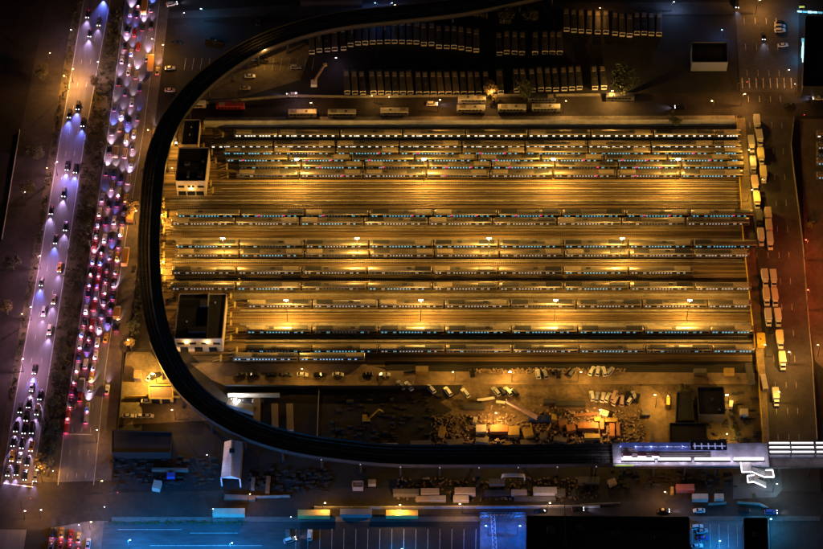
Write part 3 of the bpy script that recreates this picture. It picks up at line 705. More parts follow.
# ------------------------------------------------------------------ elevated station
def station():
    s0 = P(612, 456, VZ); c = Vector((s0.x, s0.y, 0))
    o = empty('elevated_station', c, 'white lit elevated railway station at the lower right of the yard', 'station')
    x1 = P(868, 456, VZ).x-c.x; xm = P(768, 456, VZ).x-c.x
    MB().box(0, x1, -5.2, 5.6, VZ-.6, VZ+.02).build('deck', M_vdeck, o)
    gp = mat('platform concrete', (.26, .24, .27), .8, noise=.4, scale=.5)
    MB().box(.2, xm, -4.9, -2.2, VZ+.03, VZ+1.0).build('platform', gp, o)
    MB().box(.2, xm, 2.6, 5.3, VZ+.03, VZ+1.0).build('platform', gp, o)
    MB().box(.2, 3.5, -2.1, 2.5, VZ+.03, VZ+1.02).build('end_platform', gp, o)
    MB().box(xm-22, xm, -2.1, 2.5, VZ+.03, VZ+1.02).build('concourse', gp, o)
    M_sky = mat('dim skylight', (.6, .65, .9), .4, emit=(.5, .55, 1), es=.45)
    M_canl = mat('painted-glow canopy', (.10, .13, .3), .6, noise=.4, scale=.5, emit=(.08, .12, .5), es=.28)  # emission put in for light shining through the canopy
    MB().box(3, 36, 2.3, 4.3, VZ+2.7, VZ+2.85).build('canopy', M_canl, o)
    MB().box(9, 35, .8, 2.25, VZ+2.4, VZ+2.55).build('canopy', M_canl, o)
    for k in range(9): MB().box(9.4+k*2.9, 11.6+k*2.9, 2.3, 2.55, VZ+2.86, VZ+2.95).build('platform_light', M_sky, o)
    # bridge over the platforms
    M_sky = mat('dim skylight', (.6, .65, .9), .4, emit=(.5, .55, 1), es=.45)
    b = MB().box(30, 44, .4, 5.2, VZ+3.1, VZ+3.4).build('overbridge', M_can, o)
    for k in range(5): MB().box(31.5+k*2.6, 31.9+k*2.6, 1.0, 3.6, VZ+3.41, VZ+3.6).build('skylight', M_sky, b)
    MB().box(31, 43.4, 2.1, 2.4, VZ+3.61, VZ+3.75).build('skylight', M_sky, b)
    for k, (a, e) in enumerate(((3, 16), (17, 30), (31, 45), (46, 58))):
        MB().box(a, e, -4.75, -4.05, VZ+3.2, VZ+3.35).build('canopy', M_roofg, o)
        MB().box(a+.3, e-.3, -4.2, -2.7, VZ+3.2, VZ+3.3).build('platform_light', M_strip, o)
    for a, e in ((4, 7.5), (9.5, 13), (15, 18)):
        MB().box(a, e, -1.4, .3, VZ+1.03, VZ+2.6).build('platform_hut', mat('hut wall', (.09, .03, .035), .7), o)
        MB().box(a+.2, e-.2, -2.4, -1.7, VZ+2.4, VZ+2.5).build('platform_light', M_strip, o)
    for k in range(26):
        a0 = 4+k*1.6; MB().box(a0, a0+.5, -2.0, 2.4, VZ+.03, VZ+.12).build('sleeper', M_vdeck, o)
    for q in (-1.3, .15, .9, 2.3): MB().box(3.6, xm-22.1, q-.06, q+.06, VZ+.125, VZ+.27).build('rail', M_vrail, o)
    for q in (4.3, 2.3, .3):
        for a, e in ((xm+.5, xm+8.3), (xm+9, xm+17.5), (xm+18.5, x1)):
            MB().box(a, e, q-.3, q+.3, VZ+2.5, VZ+2.7).build('platform_light', M_strip, o)
            MB().box(a, e, q-1.0, q-.5, VZ+.03, VZ+1.0).build('platform', gp, o)
    MB().box(1, 8, -5.1, -4.95, VZ+.8, VZ+1.6).build('end_sign', mat('lime sign', (.3, .45, .05), .5, emit=(.6, .8, .1), es=.4), o)
    for x in range(4, int(x1), 12):
        for q in (-4.6, 5.0): MB().box(x-.3, x+.3, q-.3, q+.3, 0, VZ-.6).build('column', M_vsteel, o)
    for x in range(3, int(x1)-4, 6):
        link('platform_glow', lamp_data('POINT', 620 if x < 58 else 160, (.82, .74, 1), .2), o, (x, -2.6, VZ+2.9))
        if x < 58: link('platform_glow', lamp_data('POINT', 150, (.55, .58, 1), .2), o, (x, 2.4, VZ+2.9))
    # zigzag stair, built as its own thing against the platform
    st = empty('zigzag_staircase', P(757, 480, 0), 'zigzag staircase with glowing white rails below the station', 'staircase')
    so = Vector(st.location)
    def run(name, pts, rails):
        q = [P(u, v, z)-so for u, v, z in pts]
        MB().loft([[p for p in q], [p-Vector((0, 0, .2)) for p in q]]).build(name, M_conc, st)
        for u0, v0, z0, u1, v1, z1 in rails:
            a, b = P(u0, v0, z0+.25)-so, P(u1, v1, z1+.25)-so
            MB().bar(a, b, .42, .22).build('lit_handrail', M_strip, st)
    run('landing', [(740.3, 459, 9.0), (750, 459, 9.0), (752, 472, 9.0), (742, 472, 9.0)], [(740.3, 459, 9.0, 742, 472, 9.0), (740.3, 459, 9.0, 748, 459, 9.0), (748, 459, 9.0, 753, 461.5, 9.0), (742, 472, 9.0, 752, 471.7, 9.0)])
    run('flight', [(752, 467, 9.0), (752, 471.7, 9.0), (764, 476.8, 5.6), (766, 470, 5.6)], [(752, 471.7, 9.0, 764, 476.8, 5.6)])
    run('landing', [(764, 476.8, 5.5), (774, 476.8, 5.5), (772.6, 469.7, 5.5), (765.8, 470, 5.5)], [(764, 476.8, 5.5, 774, 476.8, 5.5), (774, 476.8, 5.5, 772.6, 469.7, 5.5), (772.6, 469.7, 5.5, 765.8, 470, 5.5)])
    run('flight', [(765.8, 470, 5.4), (764, 475, 5.4), (754.4, 480, 2.8), (754.4, 474.8, 2.8)], [(765.8, 470, 5.4, 760.5, 472.2, 4.1)])
    run('landing', [(747.3, 475.6, 2.7), (754.4, 474.8, 2.7), (754.4, 481.6, 2.7), (748, 482.4, 2.7)], [(754.4, 474.8, 2.7, 747.3, 475.6, 2.7), (747.3, 475.6, 2.7, 748, 482.4, 2.7), (748, 482.4, 2.7, 753.5, 481.6, 2.7)])
    run('flight', [(753.5, 477, 2.6), (753.5, 481.6, 2.6), (766, 487, .2), (766, 482, .2)], [(753.5, 481.6, 2.6, 766, 487, .2)])
    for u, v, z in ((742, 471, 8.7), (751, 471, 8.7), (773, 476, 4.5), (765, 476, 4.5), (749, 481, 2.1), (773, 470.5, 4.5)):
        p = P(u, v, z)-so; MB().box(p.x-.12, p.x+.12, p.y-.12, p.y+.12, 0, z-.05).build('support_post', M_steel, st)
    for u, v, z in ((746, 466, 11), (768, 473, 7.5), (752, 479, 5), (760, 484, 3)):
        link('stair_glow', lamp_data('POINT', 160, (.9, .85, 1), .2), st, P(u, v, z)-so)
station()

# ------------------------------------------------------------------ vehicles
me_wheel = {}
def wheel(r, w):
    if (r, w) not in me_wheel:
        m = MB().tube((0, -w/2, 0), (0, w/2, 0), r, r, 10).tube((0, -w/2-.012, 0), (0, w/2+.012, 0), r*.55, r*.55, 8); me_wheel[(r, w)] = m.mesh('wheel', M_tyre)
    return me_wheel[(r, w)]
def sec(x, w, z0, z1, zt, wt):  # body cross-section
    return [(x, -w*.94, z0), (x, -w, (z0+z1)/2), (x, -w*.97, z1), (x, -wt, zt), (x, wt, zt), (x, w*.97, z1), (x, w, (z0+z1)/2), (x, w*.94, z0)]
def car_parts(kind, k):
    pm = PAINT[k]
    if kind == 'sedan': Lh, w, bt, top, c0, c1, t0, t1 = 2.3, .9, .92, 1.43, -1.75, 1.05, -1.0, .35
    elif kind == 'suv': Lh, w, bt, top, c0, c1, t0, t1 = 2.4, .96, 1.05, 1.75, -2.2, 1.1, -1.95, .5
    else: Lh, w, bt, top, c0, c1, t0, t1 = 2.7, 1.0, 1.2, 2.05, -2.62, 1.9, -2.5, 1.2
    b = MB().loft([sec(-Lh, w*.84, .42, .7, bt*.84, w*.72), sec(-Lh+.22, w*.96, .3, .72, bt*.97, w*.86), sec(-Lh*.4, w, .28, .75, bt, w*.9), sec(Lh*.35, w, .28, .75, bt, w*.9),
                   sec(Lh*.62, w*.98, .28, .7, bt*.95, w*.86), sec(Lh-.3, w*.94, .3, .62, bt*.8, w*.78), sec(Lh, w*.78, .4, .55, bt*.66, w*.62)])
    y0, y1 = w*.86, w*.66
    b.loft([[(t0, -y1, top-.03), (t1, -y1, top-.03), (t1, y1, top-.03), (t0, y1, top-.03)], [(t0+.1, -y1*.92, top+.035), (t1-.1, -y1*.92, top+.035), (t1-.1, y1*.92, top+.035), (t0+.1, y1*.92, top+.035)]])
    for sx, tx in ((c0, t0), (c1, t1)):
        for sy in (-1, 1): b.tube((sx, sy*(y0-.02), bt-.05), (tx, sy*(y1-.01), top-.01), .05, .05, 4)
    out = [('body', b.mesh('body', pm), None)]
    gl = MB().loft([[(c0, -y0, bt-.04), (c1, -y0, bt-.04), (c1, y0, bt-.04), (c0, y0, bt-.04)], [(t0, -y1, top-.032), (t1, -y1, top-.032), (t1, y1, top-.032), (t0, y1, top-.032)]])
    out.append(('windows', gl.mesh('windows', M_glass), None))
    for sx in (-1, 1):
        for sy in (-1, 1): out.append(('wheel', wheel(.34, .24), (sx*Lh*.6, sy*(w-.1), .34)))
    return out, Lh, w, bt
PROTO = {}
def vehicle_proto(kind, k, mode):
    """mode: 'head' headlights on, 'tail' brake lamps on, 'off' parked"""
    key = (kind, k, mode)
    if key in PROTO: return PROTO[key]
    parts, Lh, w, bt = car_parts(kind, k)
    for sy in (-1, 1):
        m = (MB().box(Lh-.22, Lh-.02, sy*w*.58-.18, sy*w*.58+.18, bt*.56, bt*.56+.22) if mode == 'head' else MB().box(Lh-.12, Lh+.012, sy*w*.55-.18, sy*w*.55+.18, bt*.46, bt*.46+.13)).mesh('headlight', M_headd if mode == 'off' else M_head)
        parts.append(('headlight', m, None))
        m = MB().box(-Lh-.02, -Lh+(.22 if mode == 'tail' else .03), sy*w*.68-.16, sy*w*.68+.16, bt*.66, bt*.66+(.18 if mode == 'tail' else .1)).mesh('tail_light', M_taild if mode == 'off' else M_tail)
        parts.append(('tail_light', m, None))
    parts.append(('number_plate', MB().box(-Lh-.03, -Lh+.02, -.25, .25, .5, .62).mesh('number_plate', M_white), None))
    PROTO[key] = (parts, Lh); return PROTO[key]
def put_vehicle(parts, name, loc, rz, label, cat, group, beam=None, tailp=0, Lh=2.3):
    o = empty(name, loc, label, cat, group, rz)
    for nm, me, lc in parts: link(nm, me, o, lc)
    if beam:
        pw, colr = beam
        l = link('headlight_beam', lamp_data('SPOT', pw, colr, .3, 58, 1.), o, (Lh+.1, 0, 1.0)); l.rotation_euler = (0, -R(81), 0)
    if tailp:
        link('tail_glow', lamp_data('POINT', tailp, (1, .10, .26), .15), o, (-Lh-.45, 0, .8))
    return o
def heading(pl, v):
    a, b = P(lerp(pl, v-8), v-8), P(lerp(pl, v+8), v+8); d = a-b
    return math.atan2(d.y, d.x)      # pointing up the picture
NAME = {'sedan': 'sedan', 'suv': 'suv', 'van': 'van'}
def kindof(): return random.choice(('sedan', 'sedan', 'sedan', 'suv', 'suv'))
placed = []
def clear(p, r):
    for _ in range(12):
        for q in placed:
            d = p-q[0]
            if abs(d.x) < 2.0 and abs(d.y) < 5.2: p = p+Vector((0, .6 if d.y >= 0 else -.6, 0)); break
        else: break
    placed.append((p, r)); return p
# southbound: u, v of the headlights, colour, headlight strength
LC = [(87.2,17.9,'k',1),(98.5,26,'g',.6),(89.3,37,'k',1.3),(77.4,110,'k',2.6),(68.9,118.2,'k',2.4),(82.3,126.8,'k',1.8),(66.5,170.6,'k',3.6),(75,173.2,'k',3.2),(63.3,197,'k',1.3),(50.7,214.5,'k',1.2),
      (65,230.8,'k',1),(55,243.8,'k',2),(59,272,'o',.6),(40.7,286,'k',2.6),(53,304,'t',.8),(43,316.4,'s',.6),(48.7,334.8,'w',1.2),(33.7,374,'k',2.6),(31,391.5,'s',1.2),(39.2,399.7,'k',1.2),(28,408,'k',.8),(19.7,413,'g',.9),(36.3,415,'t',.8),
      (25.5,421.3,'k',.8),(15.3,432,'k',1),(23.6,434,'k',1),(31.2,434,'van',.9),(12.5,446.5,'k',.9),(21.4,448.7,'k',.8),(30.6,451.6,'o',.7),(11.2,461.5,'y',.7),(18.9,462.7,'s',.8),(26.8,465.7,'k',.8),(7.3,476,'g',.9),(16,475.5,'k',.8),(24.5,480.2,'k',.9),(34.7,481.9,'g',.7),(104,-2,'k',4)]
LN = ['left', 'middle', 'right']
lanes = {}
for it in LC:
    u, v = it[0], it[1]; t = (u-lerp(LE, v))/(lerp(LR, v)-lerp(LE, v)); lanes.setdefault(min(2, max(0, int(t*3))), []).append(it)
for ln, items in lanes.items():
    items.sort(key=lambda q: q[1])
    for i, (u, v, k, s) in enumerate(items):
        kd = 'van' if k == 'van' else kindof(); k = 'k' if k == 'van' else k
        parts, Lh = vehicle_proto(kd, k, 'head'); hd = heading(LE, v)+math.pi
        p = P(u, v, .55); p.z = .02; p = p-Vector((math.cos(hd), math.sin(hd), 0))*Lh
        p = clear(p, hd)
        put_vehicle(parts, kd if kd != 'sedan' else 'car', p, hd, '%s %s, headlights on, %s from top in the %s lane of left highway' % (CNAME[k], NAME[kd], nth(i), LN[ln]), 'car' if kd != 'van' else 'van', 'cars driving down the left highway',
                    (7000*s, (.13, .18, 1.) if s > 1.5 else (.62, .45, .95)), 12, Lh)
RC = """138 7.7 r;151 12.5 r;130 17 w;136.5 18 k;150.8 30 k;142.3 31 k;126.7 34 k;134 37 r;124.8 50.4 k;137.8 51 r;130.8 56.8 w;121.5 63.8 w;129.5 69.5 r;128 75.5 w;135.7 79.5 t;118.2 86 k;139.3 91.6 b;125 96 g;131.4 106.3 w;114 111.5 g;121.7 119.7 w;137.4 121 g;128.4 124.8 k;119.5 131.8 t;111.6 135.7 g;133.5 138 w;125.7 143 w;132 149.6 g;108.9 155 K;124.2 158.5 V;130.6 167.4 t;105.7 176 g;113.7 177 k;120.6 182 k;127.6 185 V;111.4 191 t;117.8 196.8 w;125.2 202.5 y;101.9 202 s;108.2 209 k;116.5 207 k;98.9 216.5 w;124.1 214 r;122 224.7 r;97 229 r;105.3 225.3 k;113.6 224.7 w;120.6 236.8 w;96 238.5 k;104 243 w;111.4 240.6 k;93.8 250 r;118 248 k;102 254.6 k;109.7 259.7 r;116.7 261 y;91.9 266.8 w;99.3 265.5 r;106.5 272 r;115.5 274.4 t;90.6 277 k;98.6 277 r;88.6 287.7 r;96.5 289.6 r;105.2 283.8 k;113 287 k;87.6 297 k;103.5 295.3 w;95.3 301 s;112.5 299.8 r;103.5 305 k;85.3 314.2 w;93.3 311.3 r;110.3 311.3 r;101.3 318.3 k;83.8 326 r;108 326 k;91.7 328.5 r;99.3 331.7 r;81 340 w;89 340.6 k;105 342.5 y;96.5 347 r;79 351.3 w;86.6 352.5 k;95 359.6 w;78.3 362 r;84.7 369 w;92.8 371 r;76.7 373.5 w;90.5 382 y;74.5 384.8 s;89.8 394.6 r;71.3 396.5 r;79.6 401.7 r;70 408.7 k;86.9 412.5 s;67.5 420 r;85.7 424 s;66 433.5 r;106.4 394.6 w;116.5 332 k;157 75 t;146.5 62 s;154 137 t"""
items = []
for s in RC.split(';'):
    a = s.split(); k = a[2] if a[2] != 'r' or random.random() < .3 else random.choice('kgswk'); items.append((float(a[0]), float(a[1]), k))
lanes = {}
for it in items:
    u, v = it[0], it[1]; t = (u-lerp(RL, v))/(lerp(RR, v)-lerp(RL, v)); lanes.setdefault(min(4, max(0, int(t*4))), []).append(it)
RN = ['leftmost', 'second', 'third', 'fourth', 'side']
for ln, li in sorted(lanes.items()):
    li.sort(key=lambda q: -q[1])
    for i, (u, v, k) in enumerate(li):
        kd = {'K': 'suv', 'V': 'van'}.get(k) or kindof(); k = {'K': 'k', 'V': 'p'}.get(k, k)
        parts, Lh = vehicle_proto(kd, k, 'tail'); hd = heading(RL, v)
        p = P(u, v, .5); p.z = .02; p = p+Vector((math.cos(hd), math.sin(hd), 0))*Lh
        p = clear(p, hd)
        lab = '%s %s with red tail lights, %s from the stop line in the %s lane' % (CNAME[k], NAME[kd], nth(i), RN[ln])
        heavy = v > 190
        put_vehicle(parts, kd if kd != 'sedan' else 'car', p, hd, lab, 'car' if kd != 'van' else 'van', 'cars jammed on the right highway',
                    (random.choice((1800, 3000, 5500, 13000)), random.choice(((.9, .62, .85), (.8, .6, 1.), (.15, .22, 1.), (.95, .7, .75)))), 50 if heavy else 15, Lh)
for i, (u, v, k) in enumerate([(51.7,538,'k'),(61,538,'o'),(70.4,540,'r'),(78,543,'t'),(50.5,551,'g'),(60,550,'r'),(69,551,'r'),(87.4,549,'s'),(78,556,'k')]):
    parts, Lh = vehicle_proto('sedan', k, 'tail'); hd = heading(RL, 510); p = P(u, v, .5); p.z = .02; p += Vector((math.cos(hd), math.sin(hd), 0))*Lh; p = clear(p, hd)
    put_vehicle(parts, 'car', p, hd, '%s car waiting below the crossing, %s in the bottom queue, row by row from left' % (CNAME[k], nth(i)), 'car', 'cars queued below the intersection', (900, (.6, .5, 1.)), 50, Lh)
# other cars on streets and lots: u v heading(deg) colour mode where
OC = [(737,4,-92,'k','head','heading down the left side of the east street, top'),(763.5,36,-92,'k','head','driving down the middle of the east street near the top'),
 (780,23,10,'k','off','parked by the east street, first of four from top'),(780,26.5,4,'s','off','parked by the east street, second of four from top'),(780,30.5,4,'w','off','parked by the east street, third of four from top'),(783,45,6,'w','off','parked by the east street, lowest of four'),
 (541,510.5,180,'k','off','on the south street left of the black warehouse corner'),(578,509,0,'k','head','on the south street by the white wall'),(663.5,510.5,0,'k','head','on the forecourt street shining right'),(699,510.5,180,'w','off','pale one below the red container'),(744,511,180,'k','off','second from right on the south street'),(771,512,0,'b','head','rightmost on the south street'),
 (288,535,95,'g','off','dark one left in the blue lot pair'),(290,540,20,'w','head','beside the tall lamp in the blue lot'),(310,535,88,'w','off','alone in a marked bay right of the tall lamp'),
 (697,527,10,'w','off','top one in the small southeast lot'),(702,531,10,'s','off','second one in the small southeast lot'),(703,538,5,'b','off','third one in the small southeast lot'),(697,546,8,'w','off','lowest one in the small southeast lot'),
 (769.6,330,-70,'k','off','nose in behind the paired trucks'),(147,401,0,'w','off','white lit one in front of the corner shop'),(170,401,0,'k','off','right of the corner shop front'),(150,377,60,'w','off','by the very bright lamp'),(155,376,30,'k','off','second by the very bright lamp'),
 (128,416,0,'s','off','first of three below the corner shop'),(141,416,0,'w','off','second of three below the corner shop'),(148,416,0,'w','off','third of three below the corner shop'),
 (236,401,-10,'w','off','glowing white one under the lower viaduct curve'),(246,401,0,'k','off','dark one under the lower viaduct curve'),(258,401,0,'g','off','grey one right of the lower viaduct curve'),
 (171,300,25,'k','off','upper dark one west of the square office'),(169,330,20,'g','off','second dark one west of the square office'),(170,336,20,'k','off','lowest one west of the square office'),
 (172,4,15,'w','head','at the very top left lot entrance'),(252,59,0,'w','off','upper pale one on the bank'),(262,62,0,'k','off','dark one on the bank'),(250,76,0,'w','off','lower pale one on the bank'),(296,67,0,'s','off','silver one inside the viaduct curve'),(292,95,180,'w','head','with white beams below the bank'),
 (432,104,0,'w','head','shining right on the north street'),(170,68,5,'s','off','left one of the dark lot by the viaduct'),(170,90,0,'p','off','pale one by the viaduct at the highway'),(210,40,0,'k','off','first dark one in the top left lot'),(218,42,0,'k','off','second dark one in the top left lot'),(176,43,0,'k','off','black one at the left of the top left lot'),(258,21,-90,'k','off','driving alone at the top of the lot'),(245,88,0,'t','off','lowest one under the viaduct bend'),
 (680,107,180,'k','head','on the north street near the top right crossing'),(818,98,180,'w','head','at the right edge of the top crossing'),(790,105,180,'k','off','dark one in the top right crossing')]
for u, v, hd, k, md, wh in OC:
    kd = kindof(); parts, Lh = vehicle_proto(kd, k, md); p = P(u, v, .6); p.z = .02
    put_vehicle(parts, 'car' if kd == 'sedan' else kd, p, R(hd), '%s %s, %s' % (CNAME[k], NAME[kd], wh), 'car', None, (1500, (.7, .7, 1)) if md == 'head' else None, 0, Lh)
ROWC = [(241,'g'),(254.6,'k'),(271.6,'k'),(287,'g'),(302.5,'w'),(319,'k'),(338,'w'),(367,'k'),(384.5,'w')]
for i, (u, k) in enumerate(ROWC):
    parts, Lh = vehicle_proto('sedan', k, 'off'); p = P(u, 374.5, .6); p.z = .02
    put_vehicle(parts, 'car', p, random.choice((0, math.pi))+random.uniform(-.06, .06), '%s car parked %s from the left along the yard access road' % (CNAME[k], nth(i)), 'car', 'cars parked along the access road')
for i, (u, v, k) in enumerate([(401,385,'s'),(409,386,'w'),(431,389,'w'),(448,391.5,'w'),(465.5,393,'w'),(496,391.5,'s'),(502,391.5,'k'),(508,391.5,'s'),(514,392,'k')]):
    parts, Lh = vehicle_proto('suv', k, 'off'); p = P(u, v, .6); p.z = .02
    put_vehicle(parts, 'suv', p, R(125+random.uniform(-8, 8)), '%s suv parked at an angle north of the crane yard, %s from left' % (CNAME[k], nth(i)), 'car', 'cars parked at an angle by the crane yard')
for i, (u, v, k) in enumerate([(592,396,'w'),(597,397,'s'),(603,397.5,'w'),(608,397.5,'w'),(614,396,'p'),(616,400.5,'p'),(622,401,'p'),(628,396,'k'),(630,400,'w'),(634,396,'s'),(637,398.5,'k'),(472,372.5,'k'),(538,374,'w'),(545,374,'s'),(592,371,'w'),(598,371,'w'),(604,371.5,'w'),(610,371.5,'s'),(572,373,'g'),(559,373.5,'k')]):
    parts, Lh = vehicle_proto('van' if k == 'p' else 'suv', k, 'off'); p = P(u, v, .6); p.z = .02
    put_vehicle(parts, 'suv', p, R(80+random.uniform(-25, 25)), '%s vehicle parked by the sandy turn, %s counted from the roundish cluster rightward' % (CNAME[k], nth(i)), 'car', 'vehicles parked around the sandy turn')

# buses ------------------------------------------------------------
def bus_parts(side='w', lit=False, pale=False):
    key = ('bus', side, lit, pale)
    if key in PROTO: return PROTO[key]
    L2, w, ht = 6.0, 1.27, 3.05
    b = MB().loft([[(x, a*ww, c+dz) for a, c in ((-.97, .35), (-1, .7), (-1, 2.75), (-.9, 3.0), (0, 3.07), (.9, 3.0), (1, 2.75), (1, .7), (.97, .35))] for x, ww, dz in ((-L2, w*.96, -.03), (-L2+.15, w, 0), (L2-.2, w, 0), (L2, w*.95, -.06))])
    pm = mat('bus paint '+side, dict(w=(.62, .60, .58), r=(.40, .03, .03), g=(.16, .16, .17), t=(.55, .42, .28), d=(.34, .32, .30), c=(.42, .36, .26))[side], .4, noise=.2, scale=.5)
    roofm = M_white if side == 't' else mat('bus roof '+side+str(pale), dict(w=(.075, .07, .065), g=(.03, .03, .035), d=(.045, .042, .04), c=(.10, .085, .065), r=(.35, .03, .03)).get(side, (.3, .25, .2)) if not pale else (.6, .56, .5), .5, noise=.3, scale=.5)  # roof paint darkened to look unlit against the bright fronts
    wi = MB()
    for sy in (-1, 1):
        for k in range(7): wi.box(-5.4+k*1.45, -5.4+k*1.45+1.28, min(sy*1.24, sy*1.285), max(sy*1.24, sy*1.285), 1.55, 2.45)
    parts = [('body', b.mesh('body', pm), None), ('side_windows', wi.mesh('side_windows', M_glass), None),
             ('windshield', MB().box(L2-.06, L2+.03, -1.1, 1.1, 1.3, 2.45).mesh('windshield', M_glass), None),
             ('roof', MB().loft([[(x, a, z) for a, z in ((-1.285, 2.74), (-1.16, 3.04), (0, 3.12), (1.16, 3.04), (1.285, 2.74))] for x in (-L2+.02, L2-.12)]).mesh('roof', roofm), None),
             ('front_panel', MB().box(L2-.1, L2+.02, -1.16, 1.16, .5, 1.28).box(L2-.1, L2+.02, -1.16, 1.16, 2.47, 2.95).mesh('front_panel', M_white), None),  # white front panel, painted paler than the body to look lit
             ('destination_sign', MB().box(L2-.06, L2+.035, -.8, .8, 2.52, 2.78).mesh('destination_sign', M_dark), None),
             ('roof_unit', MB().box(-4.8, -2.4, -.85, .85, 3.02, 3.28).mesh('roof_unit', M_unit), None),
             ('roof_hatch', MB().box(1.2, 2.2, -.5, .5, 3.02, 3.16).mesh('roof_hatch', M_roofg), None)]
    for x in (-3.4, 3.6):
        for sy in (-1, 1): parts.append(('wheel', wheel(.48, .3), (x, sy*1.12, .48)))
    for sy in (-1, 1): parts.append(('headlight', MB().box(L2-.06, L2+.03, sy*.95-.18, sy*.95+.18, .75, 1.0).mesh('headlight', M_head if lit else M_headd), None))
    PROTO[key] = parts; return parts
bus1 = [(312,52.8),(319.4,51),(327.5,50.5),(334.7,49.7),(343.6,49),(350.5,45.4),(358,43.9),(365.3,43.4),(372.7,42.9),(379.8,42.6),(387.5,42.3),(394.6,42.3),(402,42.4),(409.4,42.6),(416.4,42.9),(423.9,44.6),(431.6,44.4),(439,47.2),(446.7,47.4),(454,47.4),(461.3,48.5),(468.7,49.7),(476.3,51),
        (499.5,54.3),(506.8,52.8),(514.6,53.3),(522,53.8),(535,53.8),(545,53.3),(552.2,53.3),(559.7,53.3)]
bus2 = [(566.6,30.1),(574,31.1),(581.3,31.6),(589,32),(597.7,32.6),(606,32.6),(615,34),(622.3,35),(629.6,35.7),(637,33.7),(644.2,33.7),(651.5,34.4),(659,34.7)]
bus3 = [(347.4,93),(355,93.3),(363,93.5),(373.5,93.2),(381,93.2),(388.3,93.5),(395.9,93.5),(403,93.5),(410.5,93.5),(419,94),(426.4,94),(433.8,94),(441.3,94),(448.8,94),(456.3,94),(464,93.8),(471.4,93.8),(479,93.8),(486.7,93.5),(500.8,92.8),(517,91),(524.5,91),(533,91),(541,90),(548.5,90),(556,90),(564.4,89.5),(572,89),(579.5,88.5),(595,88.5),(604,88)]
for gi, (lst, wh) in enumerate(((bus1, 'upper bus row'), (bus2, 'top right bus row'), (bus3, 'lower bus row'))):
    for i, (u, v) in enumerate(lst):
        p = P(u, v, 1.5); p.z = .02
        hd = R(-90-(u-411)*.010+random.uniform(-1.6, 1.6)+(4 if gi == 2 else (2 if i < 5 and gi == 0 else 0)))
        p -= Vector((math.cos(hd), math.sin(hd), 0))*6
        put_vehicle(bus_parts(random.choice('wddgc')), 'bus', p, hd, 'parked bus facing down, %s from the left in the %s' % (nth(i), wh), 'bus', 'buses parked in the dark lot')
for i, (u, v, sd, k, wh) in enumerate([(230.5,107,0,'r','bright red bus on the north street at the left'),(192,105,0,'t','pale bus half under the viaduct on the north street'),(302.5,114,0,'w','white bus, first of the pair above the yard wall'),(342,114,0,'w','white bus, second of the pair above the yard wall'),(394.5,112.5,180,'w','white bus right of the pair on the north street'),
   (472,100,180,'w','white bus, upper of the stacked two left of the trees'),(471,109.5,0,'w','tan white bus, lower of the stacked two left of the trees'),(512,109,0,'w','white bus, left one of the nose to tail two'),(546,108.5,0,'w','white bus, right one of the nose to tail two'),(542,99,180,'g','grey bus behind the nose to tail two'),(620,97.5,0,'g','grey bus under the glowing tree')]):
    p = P(u, v, 1.2); p.z = .03
    put_vehicle(bus_parts(k, False, k == 'w'), 'bus', p, R(sd), wh, 'bus', 'buses on the north street')

# box trucks -------------------------------------------------------
def truck_parts(Lbox=5.6, k='w', lit=False, boxm=None):
    key = ('truck', Lbox, k, lit, boxm.name if boxm else '')
    if key in PROTO: return PROTO[key]
    tot = Lbox+2.3; x0 = -tot/2; xb = x0+Lbox; f = tot/2
    bm_ = MB().box(x0, xb, -1.25, 1.25, .95, 3.3)
    rib = MB()
    n = int(Lbox/1.1)
    for i in range(n+1): rib.box(x0+.02+i*(Lbox-.1)/n, x0+.08+i*(Lbox-.1)/n, -1.265, 1.265, .98, 3.315)
    cab = MB().loft([[(xb+.15, -1.08, .5), (xb+.15, 1.08, .5), (xb+.15, 1.0, 2.45), (xb+.15, -1.0, 2.45)], [(xb+1.1, -1.08, .5), (xb+1.1, 1.08, .5), (xb+1.1, .95, 2.42), (xb+1.1, -.95, 2.42)],
                     [(xb+1.55, -1.06, .5), (xb+1.55, 1.06, .5), (xb+1.55, 1.0, 1.45), (xb+1.55, -1.0, 1.45)], [(f, -.98, .5), (f, .98, .5), (f, .9, 1.2), (f, -.9, 1.2)]])
    ws = MB().sheet([(xb+1.16, -.9, 2.34), (xb+1.16, .9, 2.34), (xb+1.60, .95, 1.5), (xb+1.60, -.95, 1.5)])
    sw = MB()
    for sy in (-1, 1): sw.box(xb+.35, xb+1.15, min(sy*.98, sy*1.075), max(sy*.98, sy*1.075), 1.5, 2.2)
    pm = PAINT[k]
    parts = [('cargo_box', bm_.mesh('cargo_box', boxm or M_white), None), ('box_ribs', rib.mesh('box_ribs', boxm or M_white), None), ('cab', cab.mesh('cab', pm), None), ('windshield', ws.mesh('windshield', M_glass), None), ('side_windows', sw.mesh('side_windows', M_glass), None),
             ('chassis', MB().box(x0+.1, f-.3, -.5, .5, .45, .95).mesh('chassis', M_dark), None)]
    for x in (x0+1.3, f-1.0):
        for sy in (-1, 1): parts.append(('wheel', wheel(.45, .3), (x, sy*.95, .45)))
    for sy in (-1, 1):
        parts.append(('headlight', MB().box(f-.02, f+.05, sy*.75-.2, sy*.75+.2, .75, 1.0).mesh('headlight', M_head if lit else M_headd), None))
        parts.append(('tail_light', MB().box(x0-.03, x0+.02, sy*1.0-.15, sy*1.0+.15, 1.0, 1.2).mesh('tail_light', M_tail if lit else M_taild), None))
    PROTO[key] = parts; return parts
